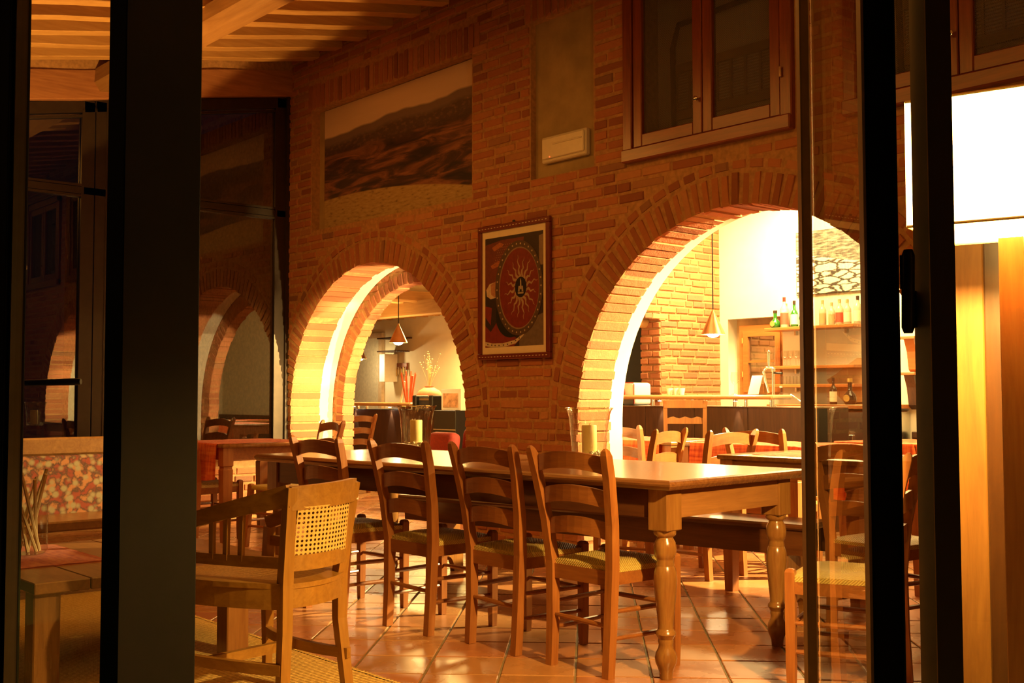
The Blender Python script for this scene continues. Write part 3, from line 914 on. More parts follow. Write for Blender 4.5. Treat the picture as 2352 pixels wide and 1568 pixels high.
lay('printed_tunic', [[(0, .06), (.30, .03), (.68, .03), (.66, .12), (.4, .22), (.2, .48), (0, .48)]], 1, (0.20, 0.045, 0.022))
lay('printed_cloak', [[(0, .62), (.12, .64), (.10, .80), (.0, .72)], [(0, .80), (.10, .86), (.2, .78), (.6, .95), (.5, 1), (0, 1)]], 1, (0.26, 0.03, 0.02))
dots = []
for i in range(9):
    for q in range(13):
        u = .26+.035*q-.012*i; v = .075+.022*i+.0*q
        if u < .60-.03*i: dots.append([(u-.006, v), (u, v-.004), (u+.006, v), (u, v+.004)])
lay('printed_beads', dots, 2, (0.55, 0.40, 0.30))
lay('printed_tabs', [[(.12, .09), (.26, .05), (.33, .07), (.30, .095), (.16, .125)], [(.10, .255), (.24, .215), (.30, .235), (.28, .26), (.13, .285)]], 2, (0.50, 0.16, 0.06))
lay('printed_cuff', [[(.02, .47), (.08, .42), (.15, .41), (.13, .50), (.20, .55), (.10, .56), (.03, .53)]], 2, (0.75, 0.62, 0.48))
lay('printed_hand', [[(.10, .43), (.19, .40), (.22, .52), (.17, .545), (.11, .52)]], 3, (0.55, 0.27, 0.17))
lay('printed_band', [[(0, .945), (.12, .965), (.32, .968), (.52, .945), (.70, .885), (.66, .915), (.54, .975), (.36, 1), (.1, 1), (0, .985)]], 4, (0.74, 0.64, 0.50))
lay('printed_band_marks', [[(u-.012, v), (u, v-.008), (u+.012, v), (u, v+.008)] for u, v in [(.05, .972), (.12, .98), (.18, .985), (.25, .986), (.33, .985), (.40, .98), (.47, .968), (.54, .95), (.6, .93)]], 5, (0.04, 0.02, 0.015))
SC_, SV_ = .600, .482
lay('printed_shadow', [ell(.45, .72, .26, .20)], 2, (0.012, 0.012, 0.006))
lay('printed_shield_rim', [ell(SC_-.01, SV_, .405, .425)], 6, (0.13, 0.085, 0.055), .35)
lay('printed_rim_edge', [ell(SC_-.005, SV_, .345, .368)], 7, (0.36, 0.24, 0.16), .4)
lay('printed_shield_face', [ell(SC_, SV_, .333, .356)], 8, (0.25, 0.035, 0.018), .4)
studs = []
for i in range(34):
    a = 2*pi*i/34; studs.append(ell(SC_-.008+.375*cos(a), SV_+.397*sin(a), .013, .009, 6))
lay('printed_studs', studs, 9, (0.58, 0.48, 0.38), .4)
rays = []
BCU, BCV = SC_+.03, SV_-.005
for i in range(16):
    a = 2*pi*(i+.5)/16
    ru, rv = .29, .30
    L = []; R_ = []
    for q in range(9):
        t = .26+.72*q/8*(1 if i % 2 else .9)
        w = .030*(1-q/8.0)+.003
        wob = .012*sin(q*1.9)
        du, dv = cos(a), sin(a)
        cu, cv2 = BCU+du*ru*t-dv*wob, BCV+dv*rv*t+du*wob
        L.append((cu-dv*w*.6, cv2+du*w*.5)); R_.append((cu+dv*w*.6, cv2-du*w*.5))
    rays.append(L+R_[::-1])
lay('printed_rays', rays, 9, (0.50, 0.36, 0.25), .4)
lay('printed_boss', [ell(BCU, BCV, .098, .092)], 10, (0.02, 0.012, 0.010), .4)
lay('printed_emblem', [[(BCU-.05, BCV+.045), (BCU+.05, BCV+.045), (BCU+.045, BCV+.06), (BCU-.045, BCV+.06)], [(BCU-.045, BCV+.04), (BCU-.035, BCV-.01), (BCU-.015, BCV-.01), (BCU-.018, BCV+.04)], [(BCU+.045, BCV+.04), (BCU+.035, BCV-.01), (BCU+.015, BCV-.01), (BCU+.018, BCV+.04)], [(BCU-.014, BCV+.02), (BCU-.010, BCV-.06), (BCU, BCV-.08), (BCU+.010, BCV-.06), (BCU+.014, BCV+.02)]], 11, (0.52, 0.44, 0.34), .4)

# ------------------------------------------------------------------ emergency light in the blank recess
el = thing('emergency_light', 'ivory plastic emergency light fitting low in the blank ochre recess', 'light', (-5.755, YF+.05, 2.93))
bm = NB(); box(bm, (0, -.022, 0), (.46, .044, .19), .008); obj('housing', bm, M_IVORY, el)
bm = NB(); box(bm, (0, -.05, .005), (.43, .014, .15), .006); obj('diffuser', bm, plain('pale_diffuser', (0.78, 0.72, 0.56), 0.3, 0, .03), el)
bm = NB(); box(bm, (.05, -.059, .03), (.30, .006, .012), .002); obj('tube_ridge', bm, M_IVORY, el)
bm = NB(); lathe(bm, [(.005, 0), (.005, .004), (.0005, .006)], n=8); bmesh.ops.rotate(bm, verts=bm.verts, cent=(0, 0, 0), matrix=Matrix.Rotation(pi/2, 3, 'X')); bmesh.ops.translate(bm, verts=bm.verts, vec=(-.13, -.056, -.06))
tag(obj('indicator', bm, emit('red_indicator', (1, .08, .02), 3), el), 'small glowing red indicator')

# ------------------------------------------------------------------ long dining table
TH = .81
ANG = radians(4.0)
tx = at_z(1537, 1104, TH)
lt = thing('long_dining_table', 'long dark wooden refectory table with turned legs and glossy top', 'table', (tx.x, tx.y, 0), ANG)
LT, WT = 3.0, 1.03      # local: table spans x from -LT..0, y 0..WT
bm = NB()
prof = [(0, 0), (.008, .010), (.008, .016), (-.002, .024), (-.002, .030), (-.012, .036)]
rings = []
for o, d in [(-.006, .040), (.0, .034), (.008, .024), (.010, .016), (.004, .006), (-.004, .0)]:
    z = TH-d
    rings.append([(-LT-o, -o, z), (o, -o, z), (o, WT+o, z), (-LT-o, WT+o, z)])
loft(bm, rings); obj('tabletop', bm, M_TABLE, lt)
IN = .045
bm = NB()
boxb(bm, (-LT+IN+.09, IN+.012, TH-.16), (-IN-.09, IN+.036, TH-.04)); obj('apron', bm, M_APRON, lt)
bm = NB(); boxb(bm, (-LT+IN+.09, WT-IN-.036, TH-.16), (-IN-.09, WT-IN-.012, TH-.04)); obj('apron', bm, M_APRON, lt)
M_APRON_LIT = wood('lit_apron_end_wood', (0.40, 0.19, 0.06), (0.22, 0.09, 0.028), 'y', 0.28, 1, .3)  # end aprons lighter than the front: lamp light painted into the wood
for xx in (-IN-.030, -LT+IN+.012):
    bm = NB(); boxb(bm, (xx, IN+.09, TH-.16), (xx+.022, WT-IN-.09, TH-.04)); obj('apron', bm, M_APRON_LIT, lt)
LEGP = [(.026, 0), (.029, .03), (.034, .045), (.043, .065), (.0455, .085), (.041, .105), (.031, .125), (.029, .138), (.032, .150), (.030, .160), (.037, .172), (.043, .180), (.041, .190), (.034, .197), (.031, .205), (.033, .23), (.040, .30), (.047, .37), (.0485, .40), (.046, .432), (.040, .450), (.037, .456), (.038, .462), (.034, .476), (.035, .484), (.040, .490), (.045, .506), (.0465, .530), (.043, .552), (.034, .566), (.033, .572), (.043, .580), (.046, .588), (.046, .60)]
for xx, yy in ((-IN-.05, IN+.05), (-IN-.05, WT-IN-.05), (-LT+IN+.05, IN+.05), (-LT+IN+.05, WT-IN-.05)):
    bm = NB(); box(bm, (xx, yy, (.60+TH-.04)/2), (.10, .10, TH-.04-.60), .004)
    lathe(bm, LEGP, (xx, yy, 0), 20); obj('leg', bm, M_LEG, lt, True, 35)

# ------------------------------------------------------------------ ladder-back chairs with rush seats
def make_chair(label, loc, rz, group=None, name='ladderback_chair', slats=3, mw=M_CHAIR, mx_=M_CHAIRX):
    t = thing(name, label, 'chair', loc, rz, group)
    yb = -.19
    def post(s):
        pts = []
        for z, dx, dy, w in ((0, .165, 0.0, .036), (.2, .168, .012, .038), (.44, .175, .018, .040), (.62, .192, 0.0, .038), (.80, .210, -.035, .036), (.905, .219, -.062, .034), (.925, .221, -.068, .024), (.935, .2215, -.070, .010)):
            pts.append((s*dx, yb+dy, z, w))
        bm = NB(); rings = []
        for x, y, z, w in pts:
            rings.append([(x-w/2, y-w*.55, z), (x+w/2, y-w*.55, z), (x+w/2, y+w*.55, z), (x-w/2, y+w*.55, z)])
        loft(bm, rings); return bm
    for s in (-1, 1): obj('back_post', post(s), mw, t)
    for s in (-1, 1):
        bm = NB(); x = s*.20; y = .19
        loft(bm, [[(x-a, y-a, z), (x+a, y-a, z), (x+a, y+a, z), (x-a, y+a, z)] for z, a in ((0, .015), (.1, .018), (.40, .019), (.462, .019), (.472, .015), (.476, .008))]); obj('front_leg', bm, mw, t)
    zs_ = [.862, .722, .590][:slats]
    for zc in zs_:
        f = (zc-.44)/.5
        hx = .178+.040*min(1, max(0, f)); dy = .0 if zc < .65 else (-.022 if zc < .8 else -.048)
        bm = NB(); rings = []
        for i in range(9):
            q = -1+2*i/8; x = q*(hx-.012); y = yb+dy+.010-.028*(1-q*q); up = .022*(1-q*q)
            rings.append([(x, y-.007, zc-.036+up), (x, y+.007, zc-.036+up), (x, y+.007, zc+.034+up), (x, y-.007, zc+.034+up)])
        loft(bm, rings); obj('slat', bm, mx_, t)
    bm = NB()
    for a, b in (((-.165, yb+.02, .40), (.165, yb+.02, .40)), ((-.19, .19, .41), (.19, .19, .41)), ((-.172, yb+.02, .405), (-.20, .185, .41)), ((.172, yb+.02, .405), (.20, .185, .41))):
        bar(bm, [a, b], .022, .062)
    obj('seat_frame', bm, mx_, t)
    bm = NB()
    # rush seat: four triangles meeting on a line, slightly pillowed
    o = [(-.185, yb+.015), (.185, yb+.015), (.213, .20), (-.213, .20)]
    n = 6; V = {}
    for i in range(n*2+1):
        for q in range(n*2+1):
            u, v = i/(2*n), q/(2*n)
            x = (o[0][0]*(1-u)+o[1][0]*u)*(1-v)+(o[3][0]*(1-u)+o[2][0]*u)*v
            y = o[0][1]*(1-v)+o[2][1]*v
            d = min(u, 1-u, v, 1-v)
            z = .447+.020*min(1, d*7)-.012*max(0, d*2-.25)
            if abs(abs(u-.5)-abs(v-.5)) < .01: z -= .003
            V[i, q] = bm.verts.new((x, y, z))
    for i in range(2*n):
        for q in range(2*n): bm.faces.new((V[i, q], V[i+1, q], V[i+1, q+1], V[i, q+1]))
    edge = [V[i, 0] for i in range(2*n)]+[V[2*n, i] for i in range(2*n)]+[V[2*n-i, 2*n] for i in range(2*n)]+[V[0, 2*n-i] for i in range(2*n)]
    low = [bm.verts.new((v.co.x, v.co.y, .426)) for v in edge]
    for i in range(len(edge)): bm.faces.new((edge[i], edge[(i+1) % len(edge)], low[(i+1) % len(edge)], low[i]))
    bm.faces.new(low)
    obj('seat', bm, M_RUSH, t, True, 50)
    for a, b in (((-.168, yb+.012, .215), (.168, yb+.012, .205)), ((-.19, .19, .26), (.19, .19, .26)), ((-.168, yb+.012, .155), (-.197, .19, .155)), ((-.168, yb+.012, .265), (-.197, .19, .265)), ((.168, yb+.012, .155), (.197, .19, .155)), ((.168, yb+.012, .265), (.197, .19, .265))):
        bm = NB(); a = Vector(a); b = Vector(b); tube(bm, [a, a+(b-a)*.3, a+(b-a)*.7, b], [.008, .011, .011, .008], 8); obj('rung', bm, mx_, t, True)
    return t
def place(src, label, loc, rz, group=None):
    c = copy_tree(src); c.location = loc; c.rotation_euler = (0, 0, rz); c['label'] = label
    if group: c['group'] = group
    elif 'group' in c: del c['group']
    return c
GROW = 'ladder-back chairs along the long table'
chair = make_chair('ladder-back chair with yellow rush seat beside the near turned table leg', (-3.405, 3.525, 0), radians(1), GROW)
place(chair, 'second ladder-back chair from the near end of the long table', (-3.96, 3.525, 0), radians(-1), GROW)
place(chair, 'third ladder-back chair from the near end of the long table', (-4.55, 3.47, 0), radians(1.5), GROW)
place(chair, 'farthest ladder-back chair in the row, partly behind the cane armchair', (-5.24, 3.42, 0), radians(2), GROW)
place(chair, 'ladder-back chair at the table end seen through the open glass door', (-2.52, 3.98, 0), radians(112), None)
GBAR = 'dining chairs around the cloth-covered tables'
# around the tables in and behind the right arch
place(chair, 'light wooden chair back behind the candle vase, left of the round-shouldered one', (-5.80, 6.33, 0), radians(2), GBAR)
place(chair, 'wooden chair with its back turned beside the left orange-clothed bar table', (-5.14, 5.58, 0), radians(105), GBAR)
place(chair, 'wooden chair with high left post between the two orange-clothed bar tables', (-4.69, 5.72, 0), radians(88), GBAR)
place(chair, 'golden wooden chair standing behind the dark edged table in the right arch', (-4.54, 6.30, 0), radians(2), GBAR)
place(chair, 'chair with shiny slats behind the glass door, before the orange cloth', (-2.96, 4.97, 0), radians(-6), GBAR)
# by the side window
place(chair, 'reddish chair at the left edge beside the hanging orange cloth', (-8.50, 4.13, 0), radians(4), GBAR)
place(chair, 'reddish chair tucked behind the window table by the left arch', (-8.62, 5.12, 0), radians(172), GBAR)

# ------------------------------------------------------------------ bench behind the long table
bl_ = at_z(912, 1135, .50); br_ = at_z(1838, 1205, .50)
bd = (br_-bl_); ba = atan2(bd.y, bd.x)
bn = thing('long_bench', 'long dark wooden bench with board ends behind the dining table', 'bench', (bl_.x, bl_.y, 0), ba)
LB = bd.length+.04
bm = NB(); box(bm, (LB/2, .16, .485), (LB, .33, .03), .01); obj('seat', bm, M_APRON, bn)
for yy in (.035, .285):
    bm = NB(); boxb(bm, (.05, yy-.012, .34), (LB-.03, yy+.012, .47)); obj('rail', bm, M_APRON, bn)
for xx in (.28, LB-.14):
    pts = [(-.0, 0), (.045, 0)] + [(.16+.075*cos(pi-pi*i/12), .105*sin(pi*i/12)) for i in range(13)] + [(.275, 0), (.32, 0), (.32, .15), (.29, .19), (.29, .47), (.03, .47), (.03, .19), (0, .15)]
    e = plate('end_board', pts, [], xx-.02, xx+.02, M_LEG, bn, 'x')

# ------------------------------------------------------------------ hurricane vases with candles and pebbles
def vase(label, loc, seed, cand, plab):
    v = thing('hurricane_vase', label, 'vase', loc)
    r_ = random.Random(seed)
    bm = NB(); lathe(bm, [(.001, .004), (.082, .004), (.092, .015), (.095, .06), (.099, .12), (.104, .18), (.110, .225), (.119, .255), (.127, .268), (.130, .272)], n=40, cap=False, wob=.012); obj('glass_wall', bm, M_VASEGLASS, v, True)
    bm = NB(); n = 40; tube(bm, [(.130*cos(2*pi*i/n), .130*sin(2*pi*i/n), .272) for i in range(n+1)], .0028, 6, False); obj('rim', bm, M_RIM, v, True)
    c = thing('candle', cand, 'candle', (loc[0]+.012, loc[1]-.01, loc[2]+.02))
    bm = NB(); lathe(bm, [(.038, 0), (.040, .004), (.0405, .155), (.038, .162), (.030, .160), (.010, .156), (.0005, .156)], n=24); obj('wax', bm, M_CANDLE, c, True)
    bm = NB(); tube(bm, [(0, 0, .154), (.002, 0, .164), (.005, 0, .170)], .0012, 5); obj('wick', bm, M_BLACKPL, c)
    first = None
    for i in range(26):
        a = r_.uniform(0, 2*pi); rr = r_.uniform(.055, .078); z = .014 + r_.choice([0, .0, .016, .022])
        p = (loc[0]+rr*cos(a), loc[1]+rr*sin(a), loc[2]+z)
        if first is None:
            bm = NB(); bmesh.ops.create_icosphere(bm, subdivisions=1, radius=1); bmesh.ops.scale(bm, verts=bm.verts, vec=(.015, .012, .010))
            first = obj('pebble', bm, M_PEBBLE, None, True, 180); tag(first, plab, 'pebble', plab); o = first
        else:
            o = first.copy(); COL.objects.link(o)
        o.location = p; o.rotation_euler = (r_.uniform(-.5, .5), r_.uniform(-.5, .5), r_.uniform(0, 6))
        s = r_.uniform(.8, 1.2); o.scale = (s, s, s)
    return v
p1 = at_z(956, 1028, TH); p2 = at_z(1353, 1053, TH)
vase('flared glass hurricane vase on the table before the left arch', (p1.x, p1.y, TH), 3, 'yellow pillar candle in the glass before the left arch', 'pale pebbles in the vase before the left arch')
vase('flared glass hurricane vase on the table before the right arch', (p2.x, p2.y, TH), 4, 'yellow pillar candle in the glass before the right arch', 'pale pebbles in the vase before the right arch')
# ------------------------------------------------------------------ cane armchair, seen from behind
ac = thing('cane_armchair', 'golden wooden tub armchair with a woven cane back standing on the yellow rug', 'armchair', (-3.86, 2.09, .012))
o_ = Vector((-3.86, 2.09, 0))
def L_(x, y, z): return Vector((x, y, z)) - o_
def rear(seat, top, foot):
    return [L_(foot[0], foot[1], 0), L_(*seat, .30), L_(*seat, .47), L_((seat[0]*.6+top[0]*.4), seat[1]*.6+top[1]*.4, .62), L_(*top, .815)]
R1s, R1t, R1f = (-3.560, 2.035), (-3.528, 2.035), (-3.545, 2.015)
R2s, R2t, R2f = (-3.672, 2.333), (-3.622, 2.36), (-3.625, 2.345)
F1, F2 = (-4.14, 1.80), (-4.19, 2.315)
for s, t_, f in ((R1s, R1t, R1f), (R2s, R2t, R2f)):
    bm = NB(); bar(bm, rear(s, t_, f), [.034, .040, .042, .038, .036], [.034, .042, .046, .042, .038], (0, 1, 0)); obj('rear_leg', bm, M_ARMZ, ac)
for f, zt in ((F1, .60), (F2, .60)):
    bm = NB(); bar(bm, [L_(*f, 0), L_(*f, .05), L_(f[0], f[1], .42), L_(f[0], f[1], .47), L_(f[0]+.01, f[1], zt)], [.044, .030, .044, .040, .036], [.044, .030, .044, .040, .036], (0, 1, 0)); obj('front_leg', bm, M_ARMZ, ac)
def bow(a, b, z0, z1, out, n=10):
    a = Vector((*a, z0)); b = Vector((*b, z1)); out = Vector((*out, 0)); res = []
    for i in range(n+1):
        t = i/n; res.append(a.lerp(b, t) + out*(4*t*(1-t)) - o_)
    return res
# top rail of the back, lower back rail, seat rails
bm = NB(); bar(bm, bow(R1t, R2t, .775, .785, (.035, 0)), .026, .085); obj('top_rail', bm, M_ARM, ac)
bm = NB(); bar(bm, bow((-3.548, 2.035), (-3.655, 2.34), .545, .545, (.045, -.0)), .024, .055); obj('lower_back_rail', bm, M_ARM, ac)
bm = NB(); bar(bm, bow(R1s, R2s, .425, .425, (.04, 0)), .036, .075); obj('seat_rail', bm, M_ARM, ac)
bm = NB(); bar(bm, bow(R1s, F1, .425, .425, (.0, -.05)), .036, .085); obj('seat_rail', bm, M_ARM, ac)
bm = NB(); bar(bm, bow(R2s, F2, .425, .425, (.0, .04)), .036, .085); obj('seat_rail', bm, M_ARM, ac)
bm = NB(); bar(bm, bow(F1, F2, .425, .425, (-.02, 0)), .036, .075); obj('seat_rail', bm, M_ARM, ac)
# seat: frame ring and woven cane
ring = bow(R1s, R2s, .468, .468, (.045, 0))[:-1]+bow(R2s, F2, .468, .468, (0, .045))[:-1]+bow(F2, F1, .468, .468, (-.02, 0))[:-1]+bow(F1, R1s, .468, .468, (0, -.055))[:-1]
cen = sum(ring, Vector())/len(ring)
bm = NB()
loft(bm, [[p+(p-cen).normalized()*.02+Vector((0, 0, -.012)), p+(p-cen).normalized()*.02+Vector((0, 0, .006)), p-(p-cen).normalized()*.05+Vector((0, 0, .010)), p-(p-cen).normalized()*.05+Vector((0, 0, -.012))] for p in ring+[ring[0]]], cap=False); obj('seat_frame', bm, M_ARM, ac)
bm = NB()
c0 = bm.verts.new(cen+Vector((0, 0, .002)))
rr = [bm.verts.new(p-(p-cen).normalized()*.045+Vector((0, 0, .010))) for p in ring]
for i in range(len(rr)): bm.faces.new((c0, rr[i], rr[(i+1) % len(rr)]))
obj('cane_seat', bm, plain('dark_cane', (0.42, 0.25, 0.08), 0.6, 0, .3, 110, .6), ac)
# arms, lower side rails, slats
for (rs, rt), f, s in (((R1s, R1t), F1, -1), ((R2s, R2t), F2, 1)):
    arm = bow(rt, f, .785, .615, (-.02, s*.035)); bm = NB(); bar(bm, arm, .034, [.080, .072, .066, .062, .059, .057, .056, .055, .054, .053, .052]); obj('arm', bm, M_ARM, ac)
    low = bow(rs, f, .545, .545, (-.01, s*.03)); bm = NB(); bar(bm, low, .022, .040); obj('side_rail', bm, M_ARM, ac)
    for q in (.27, .37, .47):
        i = int(q*10); a = low[i].lerp(low[i+1], q*10-i); b = arm[i].lerp(arm[i+1], q*10-i)
        bm = NB(); bar(bm, [a, b], .032, .012, (1, 0, 0)); obj('arm_slat', bm, M_ARMZ, ac)
# stretchers
s1 = bow(R1f, F1, .175, .175, (0, -.03)); bm = NB(); bar(bm, s1, .024, .038); obj('stretcher', bm, M_ARM, ac)
s2 = bow(R2f, F2, .175, .175, (0, -.05)); bm = NB(); bar(bm, s2, .024, .038); obj('stretcher', bm, M_ARM, ac)
bm = NB(); bar(bm, [s1[5], s2[5]], .028, .036); obj('stretcher', bm, M_ARM, ac)
# cane back with real holes
M_CANE = plain('back_cane', (0.74, 0.52, 0.16), 0.5, 0, .12, 80)
def backp(u, z):
    a = Vector((-3.545, 2.040, 0)); b = Vector((-3.640, 2.345, 0))
    return Vector((a.x+(b.x-a.x)*u+.040*4*u*(1-u)+.03*(z-.56)/.2, a.y+(b.y-a.y)*u, z)) - o_
NCU, NCZ = 15, 11
z0, z1 = .565, .745
bm = NB()
G = {(i, k): bm.verts.new(backp(.06+.88*i/NCU, z0+(z1-z0)*k/NCZ)) for i in range(NCU+1) for k in range(NCZ+1)}
for i in range(NCU):
    for k in range(NCZ):
        cu, cz = .06+.88*(i+.5)/NCU, z0+(z1-z0)*(k+.5)/NCZ
        hu, hz = .88/NCU*.30, (z1-z0)/NCZ*.30
        oct_ = [bm.verts.new(backp(cu+hu*cos(pi/8+pi/4*q), cz+hz*sin(pi/8+pi/4*q))) for q in range(8)]
        A, B, C_, D = G[i, k], G[i+1, k], G[i+1, k+1], G[i, k+1]
        for f in ((oct_[0], B, C_, oct_[0]), ): pass
        for q, (p, r) in {7: (B, C_), 1: (C_, D), 3: (D, A), 5: (A, B)}.items():
            bm.faces.new((p, r, oct_[(q+1) % 8], oct_[q]))
        for q, p in ((0, C_), (2, D), (4, A), (6, B)):
            bm.faces.new((p, oct_[(q+1) % 8], oct_[q]))
obj('cane_back', bm, M_CANE, ac)

# ------------------------------------------------------------------ rug and low table
rug = NB(); boxb(rug, (-6.6, 1.2, 0), (-2.75, 2.625, .012), .004)
rg = tag(obj('sisal_rug', rug, M_SISAL), 'woven yellow sisal rug lying under the cane armchair', 'rug')
bm = NB(); 
for i in range(150):
    x = -6.59+3.82*i/149; boxb(bm, (x, 2.612, .001), (x+.016, 2.640, .012))
tag(obj('rug_binding', bm, M_SISAL, rg), kind='stuff')
ct = thing('low_coffee_table', 'low plank coffee table with thick square legs beyond the cane armchair', 'table', (-5.05, 2.0, 0))
for i in range(5):
    bm = NB(); y = -.52+.22*i; boxb(bm, (-.62, y, .385), (.56, y+.216, .43), .004); obj('plank', bm, M_OAK, ct)
for x, y in ((.45, .37), (-.52, .48), (.45, -.45), (-.52, -.45)):
    bm = NB(); boxb(bm, (x-.052, y-.052, .013), (x+.052, y+.052, .386), .005); obj('leg', bm, M_OAKZ, ct)
def cloth_sheet(name, label, x0, x1, y0, y1, z, dx0=0, dx1=0, dy0=0, dy1=0, group=None, seed=1, zig=True):
    r_ = random.Random(seed); bm = NB(); n = 18
    def strip(P):   # P: list of rows of points
        V = [[bm.verts.new(p) for p in row] for row in P]
        for i in range(len(V)-1):
            for k in range(len(V[0])-1): bm.faces.new((V[i][k], V[i][k+1], V[i+1][k+1], V[i+1][k]))
    def zz(t): return .012*abs(((t*9) % 1)-.5) if zig else 0
    rows = []
    for i in range(n+1):
        t = i/n; x = x0+(x1-x0)*t
        rows.append([(x, y0+(y1-y0)*k/n + (zz(t) if k == 0 and not dy0 else 0), z+.002+.0012*sin(i*2.1+k*1.3)) for k in range(n+1)])
    strip(rows)
    def flap(a, b, out, d, k):
        rows = []
        for i in range(n+1):
            t = i/n; p = Vector(a).lerp(Vector(b), t); o = Vector(out)
            w = .012*sin(t*11+k)+.006*sin(t*27)
            rows.append([p+Vector((0, 0, .003)), p+o*.006+Vector((0, 0, -.006)), p+o*(.010+abs(w)*.5)+Vector((0, 0, -d*.4)), p+o*(.014+abs(w))+Vector((0, 0, -d*(1+.04*sin(t*9+k))))])
        strip(rows)
    if dy0: flap((x0, y0, z), (x1, y0, z), (0, -1, 0), dy0, 1)
    if dy1: flap((x0, y1, z), (x1, y1, z), (0, 1, 0), dy1, 2)
    if dx0: flap((x0, y0, z), (x0, y1, z), (-1, 0, 0), dx0, 3)
    if dx1: flap((x1, y0, z), (x1, y1, z), (1, 0, 0), dx1, 4)
    bmesh.ops.solidify(bm, geom=bm.faces[:], thickness=.0015)
    o = obj(name, bm, M_CLOTH, None, True, 60)
    return tag(o, label, 'cloth', group)
cloth_sheet('table_runner', 'orange runner lying across the low coffee table', -5.6, -4.9, 1.50, 1.93, .433)

# ------------------------------------------------------------------ dining tables with cloths
def dtable(name, label, x0, x1, y0, y1, h, group=None):
    t = thing(name, label, 'table', ((x0+x1)/2, (y0+y1)/2, 0), 0, group)
    a, b = (x1-x0)/2, (y1-y0)/2
    bm = NB(); box(bm, (0, 0, h-.015), (2*a, 2*b, .03), .011, None, 2); obj('tabletop', bm, M_LEG, t, True, 30)
    bm = NB()
    for s in (-1, 1):
        boxb(bm, (-a+.07, s*(b-.05)-.011, h-.125), (a-.07, s*(b-.05)+.011, h-.031)); boxb(bm, (s*(a-.05)-.011, -b+.07, h-.125), (s*(a-.05)+.011, b-.07, h-.031))
    obj('apron', bm, M_CHAIRX, t)
    for sx in (-1, 1):
        for sy in (-1, 1):
            bm = NB(); x, y = sx*(a-.06), sy*(b-.06)
            loft(bm, [[(x-w, y-w, z), (x+w, y-w, z), (x+w, y+w, z), (x-w, y+w, z)] for z, w in ((0, .028), (.4, .038), (h-.20, .041), (h-.195, .036), (h-.175, .036), (h-.17, .043), (h-.031, .043))]); obj('leg', bm, M_CHAIR, t)
    return t
dtable('dining_table', 'reddish wooden table by the side window under an orange cloth', -8.98, -8.04, 4.04, 4.92, .775)
cloth_sheet('tablecloth', 'orange checked cloth hanging off the table by the side window', -8.90, -8.12, 4.035, 4.90, .775, dy0=.28)
dtable('dining_table', 'dark edged table standing in the right arch, orange cloth on top', -4.26, -3.30, 5.32, 6.10, .80)
cloth_sheet('tablecloth', 'orange cloth lying flat on the table in the right arch', -4.10, -3.36, 5.44, 6.06, .80)
dtable('dining_table', 'left one of two abutting tables before the bar, orange cloth', -6.65, -5.63, 6.5, 7.2, .80)
cloth_sheet('tablecloth', 'orange cloth hanging in front of the left abutting table', -6.6, -5.74, 6.495, 7.18, .80, dy0=.24)
dtable('dining_table', 'right one of two abutting tables before the bar, orange cloth', -5.58, -4.42, 6.5, 7.2, .80)
cloth_sheet('tablecloth', 'orange cloth draping the right abutting table before the bar', -5.44, -4.46, 6.495, 7.18, .80, dy0=.24)
dtable('dining_table', 'table beyond the door gap under a long hanging orange cloth', -4.85, -4.0, 7.45, 8.25, .80)
cloth_sheet('tablecloth', 'long orange cloth hanging beyond the door gap', -4.83, -4.02, 7.445, 8.2, .80, dy0=.42)

# ------------------------------------------------------------------ stools
def stool(label, loc, rz, h=.46):
    t = thing('rush_stool', label, 'stool', loc, rz)
    for sx in (-1, 1):
        for sy in (-1, 1):
            bm = NB(); loft(bm, [[(sx*x-w, sy*x-w, z), (sx*x+w, sy*x-w, z), (sx*x+w, sy*x+w, z), (sx*x-w, sy*x+w, z)] for z, x, w in ((0, .175, .015), (h-.06, .155, .019), (h+.01, .152, .019), (h+.02, .152, .010))]); obj('leg', bm, M_CHAIR, t)
    bm = NB(); box(bm, (0, 0, h-.01), (.33, .33, .035), .012, None, 2); obj('seat', bm, M_RUSH, t, True, 40)
    for z, ax in ((.16, 0), (.26, 0), (.20, 1), (.30, 1)):
        for s in (-1, 1):
            a = Vector((-.16, s*.165, z)) if ax == 0 else Vector((s*.165, -.16, z)); b = Vector((.16, s*.165, z)) if ax == 0 else Vector((s*.165, .16, z))
            bm = NB(); tube(bm, [a, b], .010, 8); obj('rung', bm, M_CHAIRX, t, True)
    return t
stool('small dark stool in front of the window table', (-7.72, 4.36, 0), .2)
